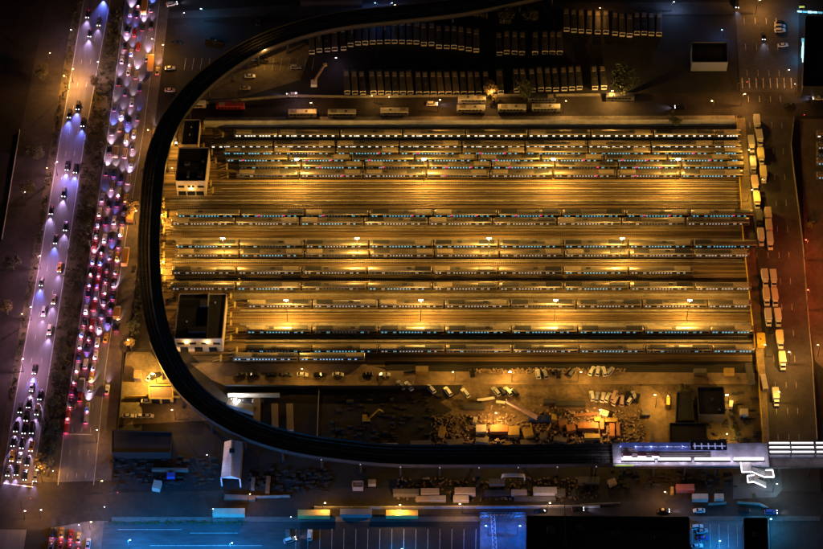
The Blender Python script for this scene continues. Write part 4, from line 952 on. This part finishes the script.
TK = [(757,123,'w'),(759.6,138,'w'),(751.4,144,'w'),(761,156.5,'y'),(753,165,'w'),(763.4,174.5,'y'),(755,184,'p'),(757,200.5,'y'),(759,218.5,'g'),(768.3,216,'t'),(769,228,'t'),(761,237,'w'),(770,241,'s'),(765,278,'s'),(773.4,278.5,'s'),(766.5,297,'t'),(774.8,297.5,'t'),(768.4,317.5,'s'),(778,317.5,'w'),(780,339.5,'y'),(782.5,361,'y'),(776,397,'w')]
for i, (u, v, k) in enumerate(TK):
    p = P(u, v, 1.8); p.z = .02
    bx = dict(w=mat('dull white box', (.5, .47, .43), .6), y=mat('cream box', (.72, .6, .3), .5), p=mat('peach box', (.75, .55, .4), .5), t=mat('tan box', (.45, .36, .26), .6), s=mat('grey box', (.42, .41, .40), .6), g=mat('dark box', (.1, .1, .1), .6))[k]
    nb = [j for j, q in enumerate(TK) if abs(q[1]-v) < 3 and q[0] < u]
    put_vehicle(truck_parts(5.2, 'w' if k != 'g' else 'k', False, bx), 'delivery_truck', p, R(-90+1.5+random.uniform(-1, 1)), '%s box truck parked along the east street, %s in order from the top' % (dict(w='white', y='cream', p='peach', t='tan', s='grey', g='dark')[k], nth(i)), 'truck', 'box trucks parked along the east street')
ob = mat('orange box', (.62, .30, .07), .5); db = mat('brown box', (.3, .2, .14), .6)
for u, v0, v1, b, lab in [(144.5,-4,15,ob,'orange box truck at the top of the right highway'),(151,53,71,ob,'orange box truck parked in the side lane, upper'),(115.5,146,156,db,'brown box truck beside a black suv in the jam'),(130.6,203,222,ob,'orange truck below the glowing kerb tree'),(125.5,246,266,ob,'orange truck with white cab in the side lane, middle'),(117.2,306,318,ob,'short orange truck in the side lane, lowest'),(81.5,377,391,mat('dim box', (.12, .1, .08), .7),'dark truck stopped in the jam near the stop line')]:
    p = P((lerp(RL, v1)-lerp(RL, v0))*0+u, (v0+v1)/2, 1.6); p.z = .02
    put_vehicle(truck_parts(7.4 if v1-v0 > 15 else 4.2, 'w', False, b), 'box_truck', p, heading(RL, max(5, v0)), lab, 'truck', 'trucks on and beside the right highway', None, 0)
def trailer_parts(m):
    key = ('trailer', m.name)
    if key in PROTO: return PROTO[key]
    rib = MB()
    for i in range(12): rib.box(-6.0+i*1.08, -5.94+i*1.08, -1.29, 1.29, 1.1, 3.62)
    parts = [('cargo_box', MB().box(-6.1, 6.1, -1.27, 1.27, 1.05, 3.6).mesh('cargo_box', m), None), ('box_ribs', rib.mesh('box_ribs', m), None), ('chassis', MB().box(-6, 5.8, -.5, .5, .6, 1.05).mesh('chassis', M_dark), None),
             ('landing_leg', MB().box(3, 3.2, -.9, -.7, 0, 1.04).mesh('landing_leg', M_dark), None), ('landing_leg', MB().box(3, 3.2, .7, .9, 0, 1.04).mesh('landing_leg', M_dark), None)]
    for x in (-4.6, -3.4):
        for sy in (-1, 1): parts.append(('wheel', wheel(.5, .4), (x, sy*1.0, .5)))
    PROTO[key] = parts; return parts
mt = mat('tan trailer', (.5, .38, .28), .6, noise=.2, scale=.4); my = mat('yellow trailer', (.62, .45, .14), .5, noise=.2, scale=.4); mg = mat('grey trailer', (.28, .27, .27), .5); mw = mat('dull white trailer', (.5, .48, .44), .6)
for u, v, hd, m, lab in [(229,513.5,0,mt,'tan trailer on the south street below the white shed'),(314,515,0,my,'short yellow lit trailer, leftmost of three on the south street'),(356,514,180,mg,'grey trailer, middle of three on the south street'),(402,515,0,my,'yellow lit trailer, rightmost of three on the south street'),
    (257,413,-88,mt,'tan trailer standing upright in the photo beside the glowing spot'),(275,419,-87,mt,'left trailer of the two side by side north of the viaduct'),(290,419,-87,mt,'right trailer of the two side by side north of the viaduct'),(242,408,-20,mw,'white glowing trailer beneath the viaduct curve')]:
    p = P(u, v, 1.8); p.z = .02
    put_vehicle(trailer_parts(m), 'trailer', p, R(hd), lab, 'trailer', None)

# containers and yard clutter --------------------------------------
def container(u, v, hd, L, Wd, H, m, lab, cat='container', name='container'):
    p = P(u, v, H/2); p.z = .03
    o = empty(name, p, lab, cat, None, R(hd))
    MB().box(-L/2, L/2, -Wd/2, Wd/2, 0, H).build('shell', m, o)
    r = MB(); n = max(3, int(L/.7))
    for i in range(n+1):
        x = -L/2+.03+i*(L-.14)/n; r.box(x, x+.08, -Wd/2-.03, Wd/2+.03, .05, H+.025)
    r.build('ribs', m, o)
    MB().box(L/2-.02, L/2+.045, -Wd/2+.12, Wd/2-.12, .12, H-.12).build('door', M_roofg, o)
mo = mat('orange container', (.42, .17, .045), .6, noise=.3, scale=.6); mwh = mat('white container', (.48, .43, .37), .6, noise=.25, scale=.6); mye = mat('yellow container', (.42, .28, .06), .6, noise=.3, scale=.6)
mrd = mat('red container', (.45, .14, .12), .6, noise=.2, scale=.6); mgy = mat('grey container', (.14, .125, .11), .7, noise=.3, scale=.6); mdk = mat('dark container', (.06, .055, .05), .7, noise=.4, scale=.6); mbr = mat('rust container', (.28, .13, .06), .7, noise=.4, scale=.6)
CT = [(481,430,0,4,3.2,2.6,mwh,'white container left of the orange one in the crane yard'),(499,430,0,7,3,2.6,mo,'orange container in the middle of the crane yard'),(513.5,432,0,4.5,4,2.4,mye,'yellow block right of the orange container'),(528,434,15,3.6,3.6,2.8,mye,'dark yellow box beside the black shadow'),
 (482,441,-8,5,2,1.6,mgy,'grey skip at the lower left of the crane yard'),(475,421,80,2.5,1.6,2,mwh,'small upright white box left in the crane yard'),(588,427,0,8,2.6,2.6,mo,'long orange container at the right of the crane yard'),(571,429,10,3.4,3,2.4,mo,'short orange box left of the long orange container'),
 (589,431.5,-5,5,1.4,1.2,mwh,'low white stack under the long orange container'),(604,414.5,-20,3.4,2.6,2.6,mwh,'white tank box at the right of the crane yard'),(611,421,0,5,1.8,2,mye,'yellow box beside the white tank box'),(602,425,88,5,1.6,2.2,mo,'narrow upright orange box'),(612,431,88,6,2,2,mo,'tall orange frame box at the sandy turn'),(618,430,88,6,1.4,1.6,mbr,'rust coloured box at the sandy turn edge'),
 (592,437,0,6,2,1.8,mye,'yellow low box at the bottom of the crane yard'),(585,415,5,9,1.2,1.0,mbr,'rusty pipe stack above the orange containers'),(598,420,5,3,2,1.6,mye,'yellow bin at the right'),(528,443,0,6,2,1.4,mgy,'grey flat skip at the crane yard bottom'),(455,443,5,6,2.4,2,mgy,'grey container at the crane yard left bottom'),(442,432,80,4,2.4,2.6,mye,'dim yellow box at the far left'),
 (421,444,3,8,2.2,1.8,mgy,'long grey container near the viaduct'),(543,437,30,3,2,2,mgy,'grey bin near the crane'),(560,440,-10,5,2,1.5,mgy,'grey skip between crane and orange boxes'),(563,424,20,3,2.4,1.8,mbr,'rust bin right of the crane'),(570,404,0,12,2.2,1.6,mdk,'long black container north of the crane'),(474,407,0,8,2.2,2,mdk,'black container at the upper left of the crane yard'),
 (550,402,0,5,2,1.8,mdk,'short black container near the angled cars'),
 (406,493,0,10,2.4,2.4,mgy,'grey container row under the viaduct, first'),(430,492.5,0,7,2.4,2.4,mt,'tan container under the viaduct, second'),(425,499,0,7,1.8,1.8,mt,'low tan container in front of the second'),(438,499,0,6,2,2,mwh,'pale container at the street wall left'),(461,499,0,6,2.4,2,mwh,'pale container at the street wall middle'),(465,492,0,8,2.6,2.6,mt,'tan container behind the pale middle one'),
 (497,483,0,6,2.4,2.4,mgy,'grey container below the white arch'),(519,493,0,6,2,2,mt,'tan container below and right of the white arch'),(545,492,0,9,2.8,2.8,mwh,'wide pale container at the street wall right'),(560,493,0,4,2.4,2.4,mgy,'grey container beside the wide pale one'),(535,499,0,16,1.8,1.2,mgy,'long low grey stack along the wall'),(497,493,0,10,1.8,1.6,mdk,'dark low container under the arch'),
 (589,481,0,8,2.6,2.4,mgy,'grey container west of the forecourt'),(612,483,20,3,2.4,2.2,mt,'tan box at the forecourt edge'),(685,488.5,0,7,2.6,2.4,mrd,'red pink container on the forecourt'),(700,498,0,6,2.4,2.4,mwh,'pale container beside the red pink one'),(719,498,0,3.4,2.4,2.6,mwh,'small white cabin on the forecourt'),(672,491,85,3,1.2,1.6,mye,'small yellow box on the forecourt'),
 (157,486,80,3.6,3,2.6,mwh,'white cabin box in the dark south lot'),(268,485,88,7,1.5,2,mbr,'rusty stack right of the white shed'),(253,484,88,5,1.4,2,mgy,'grey stack right of the white shed'),(170,470,0,14,1,1.6,mgy,'grey stack in the dark south lot'),(171,476,0,3,2,2,mat('blue container', (.05, .08, .4), .6),'blue box in the dark south lot'),
 (240,498,-3,12,2,1.4,mgy,'long grey skip on the street below the white shed'),(372,483,0,3,2,2,mwh,'small white box right of the pinkish shed'),(381,446,0,13,1.6,1.6,mwh,'pale long container beside the dark viaduct'),(418,446,0,6,1.6,1.6,mgy,'second pale container beside the dark viaduct'),
 (700,372,0,5,2,2,mgy,'grey box on the south yard track'),(729,372,0,4,2.4,2.2,mye,'yellow box at the yard southeast corner'),(750,374,-85,9,2.4,2.6,mdk,'black container along the east fence'),(764,383,-85,7,2,2.6,mwh,'pale trailer box by the east gate'),(744,413,0,3,2.6,2.4,mwh,'small pale box east of the dark roof'),(731,405,80,3,1.4,2,mwh,'narrow pale box right of the dark roof'),(668,402,85,4,1.4,2,mye,'yellow stack left of the black roofs'),
 (652,439,80,4,1.2,2.4,mgy,'grey rack at the sandy turn bottom'),(646,414,0,3,2,1.4,mgy,'grey bin left of the black roofs'),(422,370.5,0,5,2.4,2.6,mye,'yellow shed box on the access road'),(410,371,10,5,.8,.8,mdk,'black log on the access road'),(384,376,70,1.6,1.2,1.6,mwh,'small white bin on the access road')]
for q in CT: container(*q)
# piles of loose stuff in the yard : things too jumbled to count
cl = MB(); rnd = random.Random(3)
for _ in range(1300):
    u, v = rnd.choice(((rnd.uniform(462, 560), rnd.uniform(424, 444)), (rnd.uniform(560, 645), rnd.uniform(410, 443)), (rnd.uniform(430, 480), rnd.uniform(415, 444)), (rnd.uniform(470, 625), rnd.uniform(369.5, 373.5)), (rnd.uniform(395, 600), rnd.uniform(478, 501))))
    p = P(u, v, 0); a, b, c = rnd.uniform(.15, .7), rnd.uniform(.12, .4), rnd.uniform(.15, .7); th = rnd.uniform(0, 3.1)
    cl.loft([[(p.x+math.cos(th)*x*a-math.sin(th)*y*b, p.y+math.sin(th)*x*a+math.cos(th)*y*b, z) for x, y in ((-1, -1), (1, -1), (1, 1), (-1, 1))] for z in (.02, c)])
tag(cl.build('scrap_piles', mat('scrap', (.24, .16, .10), .7, noise=.8, scale=.35)), kind='stuff')
cl = MB()
for _ in range(620):
    u, v = rnd.choice(((rnd.uniform(466, 556), rnd.uniform(418, 443)), (rnd.uniform(560, 640), rnd.uniform(411, 443)), (rnd.uniform(470, 625), rnd.uniform(369.5, 373.5)), (rnd.uniform(480, 600), rnd.uniform(405, 443))))
    p = P(u, v, 0); a, b, c = rnd.uniform(.15, .6), rnd.uniform(.1, .35), rnd.uniform(.2, 1.3); th = rnd.choice((0, .2, 1.5, 1.7, .8))
    cl.loft([[(p.x+math.cos(th)*x*a-math.sin(th)*y*b, p.y+math.sin(th)*x*a+math.cos(th)*y*b, z) for x, y in ((-1, -1), (1, -1), (1, 1), (-1, 1))] for z in (.03, c)])
tag(cl.build('building_materials', mat('pale materials', (.42, .31, .21), .6, noise=.7, scale=.4)), kind='stuff')
cl = MB()
for _ in range(420):
    u, v = rnd.choice(((rnd.uniform(112, 220), rnd.uniform(455, 487)), (rnd.uniform(330, 440), rnd.uniform(395, 444)), (rnd.uniform(250, 330), rnd.uniform(470, 492)), (rnd.uniform(680, 760), rnd.uniform(390, 444)), (rnd.uniform(602, 735), rnd.uniform(470, 490))))
    p = P(u, v, 0); a, b, c = rnd.uniform(.3, 1.4), rnd.uniform(.2, .6), rnd.uniform(.3, 1.)
    cl.box(p.x-a, p.x+a, p.y-b, p.y+b, .02, c)
tag(cl.build('stacked_materials', mat('dim stacks', (.03, .026, .022), .8, noise=.8, scale=.3)), kind='stuff')
# slabs
for u, v, hd, L, lab in ((486, 399, 10, 7, 'long white beam lying north of the crane'), (500.5, 402, -8, 3.5, 'short white beam at the crane boom tip')):
    p = P(u, v, .4); p.z = .03; o = empty('concrete_beam', p, lab, 'beam', None, R(hd))
    MB().box(-L/2, L/2, -.5, .5, .15, .6).build('beam', M_white, o)
    for x in (-L*.3, L*.3): MB().box(x-.15, x+.15, -.6, .6, 0, .148).build('bearer', M_bark, o)

def crane():
    base = P(541, 421, 0); o = empty('mobile_crane', base, 'mobile crane with long pale boom and yellow counterweight in the crane yard', 'crane')
    MB().box(-5, 4.5, -1.3, 1.3, .7, 1.5).build('chassis', PAINT['b'], o)
    MB().box(-4.8, -3, -1.2, 1.2, 1.51, 2.9).build('cab', PAINT['b'], o)
    for x in (-3.8, -2.2, 1.6, 3.2):
        for s in (-1, 1): link('wheel', wheel(.55, .4), o, (x, s*1.2, .55))
    MB().box(.2, 4, -1.2, 1.2, 1.52, 2.6).build('turntable', PAINT['b'], o)
    MB().box(4.05, 6, -1.3, 1.3, 1.2, 3.2).build('counterweight', M_yel, o)
    a, b = P(537, 417.5, 3.0)-base, P(506, 401, 9)-base
    bo = MB()
    d = (b-a); q = Vector((-d.y, d.x, 0)).normalized()*.6; up = Vector((0, 0, .55))
    cs = [q+up, -q+up, q-up, -q-up]
    for c in cs: bo.tube(a+c, b+c*.6, .22)
    n = 14
    for i in range(n):
        p0, p1 = a+d*i/n, a+d*(i+1)/n
        for c0, c1 in ((q+up, -q+up), (-q+up, q-up), (q-up, -q-up), (-q-up, q+up)): bo.tube(p0+c0*.95, p1+c1*.9, .13, None, 4)
    bo.build('boom', mat('boom paint', (.75, .55, .5), .5), o)
    for s in (-1, 1):
        for x in (-4, 3.6): MB().box(x-.15, x+.15, min(s*1.3, s*3), max(s*1.3, s*3), .8, 1.05).box(x-.35, x+.35, s*3-.35, s*3+.35, 0, .8).build('outrigger', M_yel, o)
    MB().tube(b, (b.x, b.y, 2), .04).build('hoist_rope', M_dark, o)
crane()
def excavator(u, v, tip, lab):
    base = P(u, v, 0); o = empty('excavator', base, lab, 'excavator')
    for s in (-1, 1):
        MB().loft([[(x, s*1.2-.3, z) for x, z in ((-1.9, .5), (-1.5, 0), (1.5, 0), (1.9, .5), (1.5, .9), (-1.5, .9))], [(x, s*1.2+.3, z) for x, z in ((-1.9, .5), (-1.5, 0), (1.5, 0), (1.9, .5), (1.5, .9), (-1.5, .9))]]).build('crawler', M_tyre, o)
    MB().box(-1.8, 1.2, -1.2, 1.2, 1.0, 2.1).build('housing', M_yel, o); MB().box(.1, 1.2, .2, 1.2, 2.11, 3.0).build('cab', M_glass, o)
    t = P(*tip, 4)-base; a = Vector((.6, -.3, 1.8)); 
    MB().bar(a, t, .55, .6).build('boom', M_yel, o)
    e = t+Vector((t.x, t.y, 0)).normalized()*1.6-Vector((0, 0, 2.6))
    MB().bar(t, e, .4, .45).build('arm', M_yel, o); MB().box(e.x-.6, e.x+.6, e.y-.5, e.y+.5, e.z-.9, e.z-.2).build('bucket', M_roofg, o)
excavator(367, 420, (379, 409), 'yellow excavator with raised boom in the dark lot above the viaduct')
def arch():
    o = empty('arch_frame', P(513, 481, 0), 'white arched frame beneath the viaduct edge', 'arch')
    m = MB(); W2, H = 4.4, 4.6; pts = [(-W2, 3.6)]+[(-W2*math.cos(math.pi*k/12)*1.0, 3.6+1.0*math.sin(math.pi*k/12)) for k in range(13)]+[(W2, 3.6)]
    for (a, b), (c, d) in zip(pts, pts[1:]):
        if (a, b) != (c, d): m.bar((a, 0, b), (c, 0, d), 1.4, .25)
    m.build('arch', M_white, o)
    for s in (-1, 1): MB().box(s*W2-.2, s*W2+.2, -.2, .2, 0, 3.35).build('post', M_white, o)
arch()
def gantry():
    a = P(480, 524, 0); b = P(525, 524, 0); o = empty('truss_gantry', a, 'steel truss gantry over the narrow blue yard', 'gantry')
    d = b-a; m = MB()
    for y in (0, 1.4):
        for z in (4.6, 6.0): m.tube((0, y, z), (d.x, y, z), .1)
    n = 12
    for i in range(n):
        x, x2 = d.x*i/n, d.x*(i+1)/n
        m.tube((x, 0, 4.6), (x2, 1.4, 6.0), .07, None, 4).tube((x, 1.4, 4.6), (x2, 0, 6.0), .07, None, 4)
    m.build('truss', M_steel, o)
    for x in (0, d.x):
        for y in (0, 1.4): MB().box(x-.15, x+.15, y-.15, y+.15, 0, 4.5).build('post', M_steel, o)
    p = P(494, 536, 0); o2 = empty('lattice_mast', p, 'pale ladder like lattice lying in the narrow blue yard', 'lattice', None, R(-88)); m = MB()
    for y in (-.7, .7): m.tube((-9, y, .4), (9, y, .4), .1)
    for i in range(18): m.tube((-9+i, -.7 if i % 2 else .7, .4), (-8+i, .7 if i % 2 else -.7, .4), .08, None, 4)
    m.build('lattice', M_white, o2)
    for x in (-6, 6): MB().box(x-.15, x+.15, -.9, .9, 0, .29).build('bearer', M_bark, o2)
gantry()
def boom_truck():
    a, b = P(314, 83, 1.5), P(325, 64, 4); base = Vector((a.x, a.y, 0)); o = empty('lift_truck', base, 'white lift with a long tilted arm in the dark bus lot', 'lift truck')
    MB().box(-1.3, 1.3, -1.6, 1.4, .6, 2.2).build('body', M_white, o)
    for x in (-1.1, 1.1):
        for y in (-1, .9): w = link('wheel', wheel(.45, .3), o, (x, y, .45)); w.rotation_euler[2] = math.pi/2
    MB().bar(a-base+Vector((0, 0, 1.2)), b-base, .8, .6).build('arm', mat('tan arm', (.45, .3, .2), .6), o)
    e = b-base; MB().box(e.x-.8, e.x+.8, e.y-.6, e.y+.6, e.z-1, e.z-.1).build('basket', M_yel, o)
    street_lamp(336, 58, 6, 'cool work lamp at the tip of the lift', COOL, 350, M_lampC); street_lamp(296, 93, 6, 'white lamp on the bus lot edge below the lift', COOL, 500, M_lampC)
boom_truck()
def glow_sign(px, H, z0, lab, m):
    a, b = P(px[0], px[1], H), P(px[2], px[3], H); c = (a+b)/2; base = Vector((c.x, c.y, 0)); o = empty('lit_sign', base, lab, 'lit sign'); d = b-a
    n = max(1, int(d.length/2.2))
    for k in range(n):
        wd = random.uniform(.5, 1.3); MB().bar(a-base+d*(k+.06)/n, a-base+d*(k+.92)/n, wd, .4).build('light_box', m if random.random() < .75 else M_winC, o)
    for k in (.1, .9):
        p = a-base+d*k; MB().box(p.x-.1, p.x+.1, p.y-.1, p.y+.1, 0, H-.41).build('post', M_steel, o)
    link('sign_glow', lamp_data('POINT', 900, CYAN, .3), o, (-2, -2, H-.5))
glow_sign((803, 38, 803, 62), 4.5, 0, 'glowing cyan white sign strip beside the dark building, top right', M_stripB)
glow_sign((797, 11, 823, 12.5), 5, 0, 'glowing cyan canopy strip at the top right corner', M_stripB)
glow_sign((799, 6.5, 805, 6.5), 5, 0, 'small yellow green glowing panel at the top right corner', mat('lime glow', (.4, .4, .05), .4, emit=(.75, .7, .1), es=.7))
# traffic signals
for u, v, lab in ((738, 83, 'traffic signal on the left corner of the top right crossing'), (795, 116, 'traffic signal at the right corner of the east street'), (107, 494, 'traffic signal on the right corner of the lower left crossing'), (20, 500, 'traffic signal on the lower left crossing island')):
    top = P(u, v, 6); o = empty('traffic_signal', (top.x, top.y, 0), lab, 'traffic signal')
    MB().tube((0, 0, 0), (0, 0, 6), .12, .09).build('pole', M_dark, o); MB().tube((0, 0, 5.8), (4, 1, 6), .08).build('arm', M_dark, o)
    hd = MB().box(3.8, 4.2, .8, 1.2, 5.0, 6.1).build('signal_head', M_dark, o)
    MB().box(3.85, 4.15, .74, .798, 5.7, 6.0).build('red_light', M_tail, hd)
# overhead sign gantry at the crossing
# ------------------------------------------------------------------ trees and shrubs
def leafball(mb, c, r, n, size, rnd, flat=.75):
    for _ in range(n):
        while True:
            d = Vector((rnd.uniform(-1, 1), rnd.uniform(-1, 1), rnd.uniform(-1, 1)))
            if .15 < d.length < 1: break
        p = c+Vector((d.x*r, d.y*r, d.z*r*flat)); s = size*rnd.uniform(.5, 1.3)
        a = Vector((rnd.uniform(-1, 1), rnd.uniform(-1, 1), rnd.uniform(-.6, .6))).normalized(); b = a.cross(Vector((rnd.uniform(-1, 1), rnd.uniform(-1, 1), rnd.uniform(-1, 1)))).normalized()
        mb.add([p-a*s-b*s*.5, p+a*s*.2-b*s*.6, p+a*s, p+b*s*.6], [(0, 1, 2, 3)])
def tree_meshes(seed, m):
    rnd = random.Random(seed); t = MB(); t.tube((0, 0, 0), (.2, .1, 3.2), .3, .2, 8); cr = MB()
    for k in range(9):
        th = rnd.uniform(0, 6.28); rr = rnd.uniform(.4, 2.9); z = rnd.uniform(4., 7.6)-rr*.35
        e = Vector((math.cos(th)*rr, math.sin(th)*rr, z)); t.tube((.2, .1, 3.1), e, .12, .04, 5)
        leafball(cr, e, rnd.uniform(1.0, 1.9), 120, .30, rnd)
    return t.mesh('trunk', M_bark), cr.mesh('crown', m)
TM = [tree_meshes(1, M_fol), tree_meshes(2, M_fol2), tree_meshes(3, M_fol), tree_meshes(4, M_folD)]
TREES = [(624,80,2,2.1,'bright amber lit tree in front of the dark bus lot'),(490,90,1,1.15,'left tree of the pair on the north street'),(526,90,2,1.3,'right tree of the pair on the north street'),(674,119,0,1.0,'small green tree on the north yard wall'),(45,464,1,1.5,'orange glowing tree at the lower end of the median'),(95,82,1,.9,'tree in the median beside the amber patch'),(93,124,1,1.,'tree in the median below the amber patch'),
 (131,206,1,1.25,'orange glowing tree on the kerb above the orange truck'),(6,307,1,1.1,'orange tree at the left edge'),(43,70,3,1.,'dark tree on the west verge at the amber lamp'),(34,150,3,1.1,'dark tree on the west verge, second'),(27,186,3,1.,'dark tree on the west verge, third'),(12,262,3,1.1,'dark tree at the left edge above the orange one'),(133,325,0,.8,'tree on the verge right of the side lane, upper'),(130,343,1,.8,'tree on the verge right of the side lane, lower'),(138,270,3,.8,'dark tree beside the viaduct on the verge'),(146,172,1,.7,'small tree on the verge beside the upper viaduct'),
 (478,12,3,1.,'dark tree on the top avenue, left'),(505,16,3,1.2,'dark tree on the top avenue, middle'),(530,14,3,1.,'dark tree on the top avenue, right'),(738,437,0,.6,'bush tree north of the station by the yellow lamp'),(733,428,0,.5,'smaller bush tree by the yellow lamp'),(754,496,1,.4,'small reddish shrub tree at the plaza'),(575,493,0,.5,'small green tree at the street wall'),(684,388,3,.7,'round dark tree at the top of the narrow shed'),(558,414,0,.5,'small green bush tree right of the crane'),(812,225,1,.7,'red lit tree at the right edge')]
TREES += [(62+(95-62)*0+lerp(LR, v)+random.uniform(6, 16), v, 3, random.uniform(.55, .85), 'dark median tree, %s from the top among the unlit ones' % nth(i)) for i, v in [(i, 150+i*24) for i in range(11)] for u in [0]] if False else []
for i, v in enumerate(range(150, 452, 25)):
    t = random.uniform(.35, .65); TREES.append((between(LR, RL, t, v), v, 3, random.uniform(.6, .9), 'dark median tree, %s from the top among the unlit ones' % nth(i)))
for u, v, k, s, lab in TREES:
    p = P(u, v, 5*s); p.z = 0; o = empty('tree', p, lab, 'tree', None, random.uniform(0, 6.28)); o.scale = (s, s, s)
    link('trunk', TM[k][0], o); link('crown', TM[k][1], o)
rnd = random.Random(11); sh = MB()
for _ in range(650):
    v = rnd.uniform(10, 478); a, b = lerp(LR, v)+1.2, lerp(RL, v)-1.2
    if v > 440: a, b = a+3, b-5
    u = rnd.uniform(a, b); p = P(u, v, 0); leafball(sh, p+Vector((0, 0, .6)), rnd.uniform(.6, 1.3), 26, .32, rnd, .6)
tag(sh.build('median_shrubs', M_folD), kind='stuff')
sh = MB()
for _ in range(260):
    v = rnd.uniform(0, 400); u = rnd.uniform(lerp(WR, v)+1, lerp(LE, v)-1.5); leafball(sh, P(u, v, 0)+Vector((0, 0, .4)), rnd.uniform(.4, .9), 20, .3, rnd, .6)
for _ in range(160):
    v = rnd.uniform(125, 345); u = lerp(SR, v)+rnd.uniform(2, 9); leafball(sh, P(u, v, 0)+Vector((0, 0, .4)), rnd.uniform(.5, 1.1), 22, .3, rnd, .6)
tag(sh.build('verge_shrubs', M_folD), kind='stuff')

sh = MB()
for _ in range(120):
    u, v = rnd.uniform(108, 246), rnd.uniform(521.8, 524.5); leafball(sh, P(u, v, 0)+Vector((0, 0, .3)), rnd.uniform(.3, .7), 18, .25, rnd, .6)
tag(sh.build('hedge_strip', M_fol), kind='stuff')
